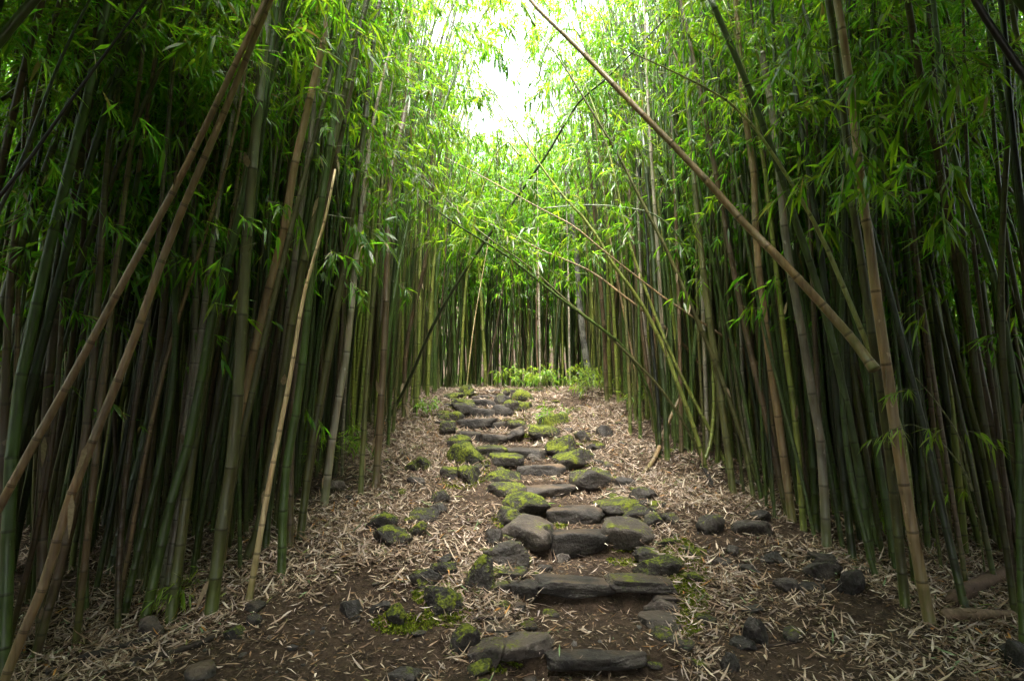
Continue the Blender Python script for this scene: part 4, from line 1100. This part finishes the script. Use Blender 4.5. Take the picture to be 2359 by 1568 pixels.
patches = [(1585,1330,42,70),(1600,1400,30,60),(1560,1270,40,30),(1580,1440,25,30),(1010,1375,60,25),(1030,1420,60,25),(925,1440,70,25),(1080,1090,50,30),(1075,1040,35,35),(1270,975,50,28),
           (1240,940,60,20),(1060,940,60,18),(1060,915,50,12),(1190,960,45,14),(1330,1065,50,14),(1340,1012,50,14),(1450,1215,60,20),(1190,1200,60,25),(1290,1200,20,20),(1060,1110,45,20),(1000,1330,40,16),(940,960,50,10),(1000,985,50,10),
           (1450,1290,50,16),(1150,1540,60,12),(1200,905,60,8),(1090,1065,40,20),(1235,1010,50,14)]
PX = []
for q_, (px, py, a, b) in enumerate(patches):
    for _ in range(int((300 + a * b * .3) * (3.5 if q_ < 5 else 1.6))):
        r, th = math.sqrt(lr.uniform()), lr.uniform(0, 6.28)
        g = on_ground(px + a * r * math.cos(th), py + b * r * math.sin(th), 2.4, 12)
        PX.append(g)
PX = np.array(PX); n = len(PX)
D1 = nrm(np.stack([lr.normal(0, .6, n), lr.normal(0, .6, n), np.ones(n)], 1))
L1 = lr.uniform(.012, .040, n)
V, tri, quad, k = leaf_geo(PX - [0, 0, .006], D1, L1, L1 * .45, lr.uniform(.1, .5, n), lr)
tc = np.array([(.13, .17, .012), (.20, .23, .018), (.08, .11, .010)])[lr.integers(0, 3, n)] * lr.uniform(.8, 1.3, (n, 1))
tag(link("moss", mesh_from("moss", V, [tri, quad], [M_MOSS], None, True, {"tint": np.repeat(tc, 6, 0)})), "bright yellow-green moss cushions on the soil along the step borders", "moss", kind="stuff")

# ------------------------------------------------------------------ seedlings
SEED = [  # print x, y of foot, print height, print half-width, stems, label
 (1165,898,55,65,10,"small bright bamboo seedling clump behind the crest, left of the others"), (1292,903,72,85,16,"large bright green bamboo seedling clump at the right of the crest"),
 (1255,905,60,60,10,"low spreading seedling clump left of the large bright one at the crest"), (1385,918,60,60,11,"bright seedling clump behind the black-footed culms at the crest"),
 (760,1125,150,45,9,"tall bright green seedlings among the culms at the left path edge"), (960,958,46,40,5,"pale green seedling on the litter at the left below the crest"),
 (1490,960,80,36,6,"bright green seedling between culms at the right path edge"), (1262,982,40,34,4,"small seedling growing on the vivid moss mound"),
 (1228,1190,26,18,2,"tiny seedling at the mossy boulder of the fourth step"), (2035,1245,90,40,3,"small green sprout by the slender culm on the right"),
 (430,1415,60,60,5,"low dark green sprouts between the left culms' feet"),
]
for k, (px, py, hp, wp, ns, label) in enumerate(SEED):
    rng = np.random.default_rng(3000 + k)
    g = on_ground(px, py); s = mpp(g[1])
    root = link("bamboo_seedling", None, loc=tuple(g))
    sp, TBs = [], []
    for j in range(ns):
        hx = rng.uniform(-1, 1) * wp * s; H = hp * s * rng.uniform(.55, 1.0)
        b = np.array([hx * .35, rng.uniform(-.1, .25), -.02]); tip = np.array([hx, b[1] + rng.uniform(-.1, .1), H])
        lp, ld, ll, tb, te = spray(b + (tip - b) * .45, tip - b, np.linalg.norm(tip - b) * .62, 6, rng, .10)
        sp.append((lp, ld, ll, np.concatenate([tb, [b]]), np.concatenate([te, [b + (tip - b) * .45]])))
    link("foliage", foliage_mesh("foliage", sp, rng, leaf_mat=M_SHRUB, wr=.13, dry=.0), root)
    tag(root, label, "seedling")
# arching leafless-stemmed seedling at the right: two thin stems with leaf tufts at their tips
rng = np.random.default_rng(61)
def arched(ptsW, tips, label, rad):
    o = ptsW[0][0].copy()
    root = link("bamboo_seedling", None, loc=tuple(o))
    for P in ptsW:
        ax = Axis(smooth_path([p - o for p in P]))
        me, _ = culm_mesh("stem", ax, rad, rad * .4, rng, sides=7, inter=.12)
        link("stem", me, root, color=(.20, .20, .11, 1))
    sp = [spray(p - o, np.array(d), .16, 4, rng, .10) for p, d in tips]
    link("foliage", foliage_mesh("foliage", sp, rng, leaf_mat=M_SHRUB, wr=.13, dry=0), root)
    tag(root, label, "seedling")
Ya = 3.5
arched([[at(2240, 1130, Ya), at(2210, 1010, Ya), at(2160, 930, Ya), at(2110, 870, Ya)], [at(2240, 1130, Ya), at(2215, 1075, Ya), at(2150, 1000, Ya), at(2105, 978, Ya)]],
       [(at(2130, 905, Ya), (-1, 0, .6)), (at(2105, 978, Ya), (-1, 0, .1)), (at(2205, 990, Ya), (1, 0, .1)), (at(2200, 980, Ya), (-1, -.3, .1))], "thin arching bamboo shoot with leafy tips in front of the dark right culms", .006)
g = on_ground(2270, 1330)
arched([[g, at(2255, 1200, g[1]), at(2245, 1110, g[1])]], [(at(2250, 1120, g[1]), (-1, 0, .3)), (at(2250, 1115, g[1]), (1, 0, .4))], "upright thin bamboo shoot with a leafy top near the right edge", .006)

# ------------------------------------------------------------------ fallen wood
def stick(pts, wpx, col, label, Y=None, cat="branch", name="fallen_branch"):
    W = []
    for px, py in pts:
        g = on_ground(px, py); W.append(g)
    r = wpx / 2 * mpp(W[0][1])
    W = [w + [0, 0, r * .6] for w in W]
    rng = np.random.default_rng(int(pts[0][0]))
    ax = Axis(smooth_path(W)); o = ax.P[0].copy()
    S = np.linspace(0, ax.L, 26); a = np.linspace(0, 2 * math.pi, 9, endpoint=False)
    C = ax.pos(S) - o; T = ax.tan(S); n1 = nrm(np.cross(T, [0, .3, 1.0])); n2 = np.cross(T, n1)
    rad = r * (1 - .25 * S / ax.L)[:, None] * (1 + .10 * rng.normal(0, 1, (26, 9))); rad[0] *= .6; rad[-1] *= .3
    V = (C[:, None] + rad[..., None] * (n1[:, None] * np.cos(a)[None, :, None] + n2[:, None] * np.sin(a)[None, :, None])).reshape(-1, 3)
    i = np.arange(26 * 9).reshape(26, 9); j = np.roll(i, -1, 1)
    V = np.concatenate([V, C[:1], C[-1:]])
    tri = np.concatenate([np.stack([j[0], i[0], np.full(9, 234)], -1), np.stack([i[-1], j[-1], np.full(9, 235)], -1)])
    tint = np.array(col) * rng.uniform(.7, 1.25, (len(V), 1))
    me = mesh_from(name, V, [tri, np.stack([i[:-1], j[:-1], j[1:], i[1:]], -1).reshape(-1, 4)], [M_WOOD], None, True, {"tint": tint})
    tag(link(name, me, loc=tuple(o)), label, cat)
stick([(2190,1400),(2260,1355),(2400,1300)], 36, (.10,.065,.045), "thick brown fallen log end among the culms at lower right", name="fallen_log", cat="log")
stick([(2170,1430),(2240,1425),(2345,1428)], 28, (.17,.12,.08), "straight fallen bamboo log lying level at lower right", name="fallen_log", cat="log")
stick([(180,1530),(280,1500),(350,1480)], 20, (.030,.024,.020), "dark rotten log on the litter at lower left, upper of two", name="fallen_log", cat="log")
stick([(300,1530),(400,1510),(500,1475)], 18, (.034,.026,.020), "dark rotten log on the litter at lower left, lower of two", name="fallen_log", cat="log")
stick([(2110,1330),(2060,1270),(1950,1205),(1850,1130)], 8, (.30,.22,.14), "long thin straw-coloured cane lying at the right culms' feet")
stick([(1105,1302),(1130,1296),(1175,1304)], 9, (.06,.035,.025), "short curved dark twig left of the third step")
stick([(780,1308),(840,1300),(900,1286)], 5, (.20,.14,.09), "thin straight brown twig on the left litter")
stick([(945,1090),(990,1088),(1030,1089)], 5, (.10,.06,.04), "thin dark twig left of the sixth step")
stick([(1055,1216),(1085,1206),(1120,1214)], 9, (.05,.03,.02), "crooked dark root left of the fourth step")
stick([(900,1318),(960,1312),(1010,1306)], 9, (.055,.035,.025), "dark mossless twig in front of the smooth dark rock")
stick([(1720,1495),(1790,1492),(1850,1478)], 8, (.04,.028,.022), "dark curved root beside the upright grey rock at lower right")
stick([(1640,1130),(1632,1100),(1615,1072)], 12, (.025,.02,.018), "small black stump-like stick at the right path edge")
stick([(1500,1085),(1540,1075),(1600,1082)], 6, (.10,.07,.05), "thin brown twig on the right litter")
stick([(955,935),(968,905)], 5, (.10,.06,.04), "thin reddish brown twig standing at the left of the crest")
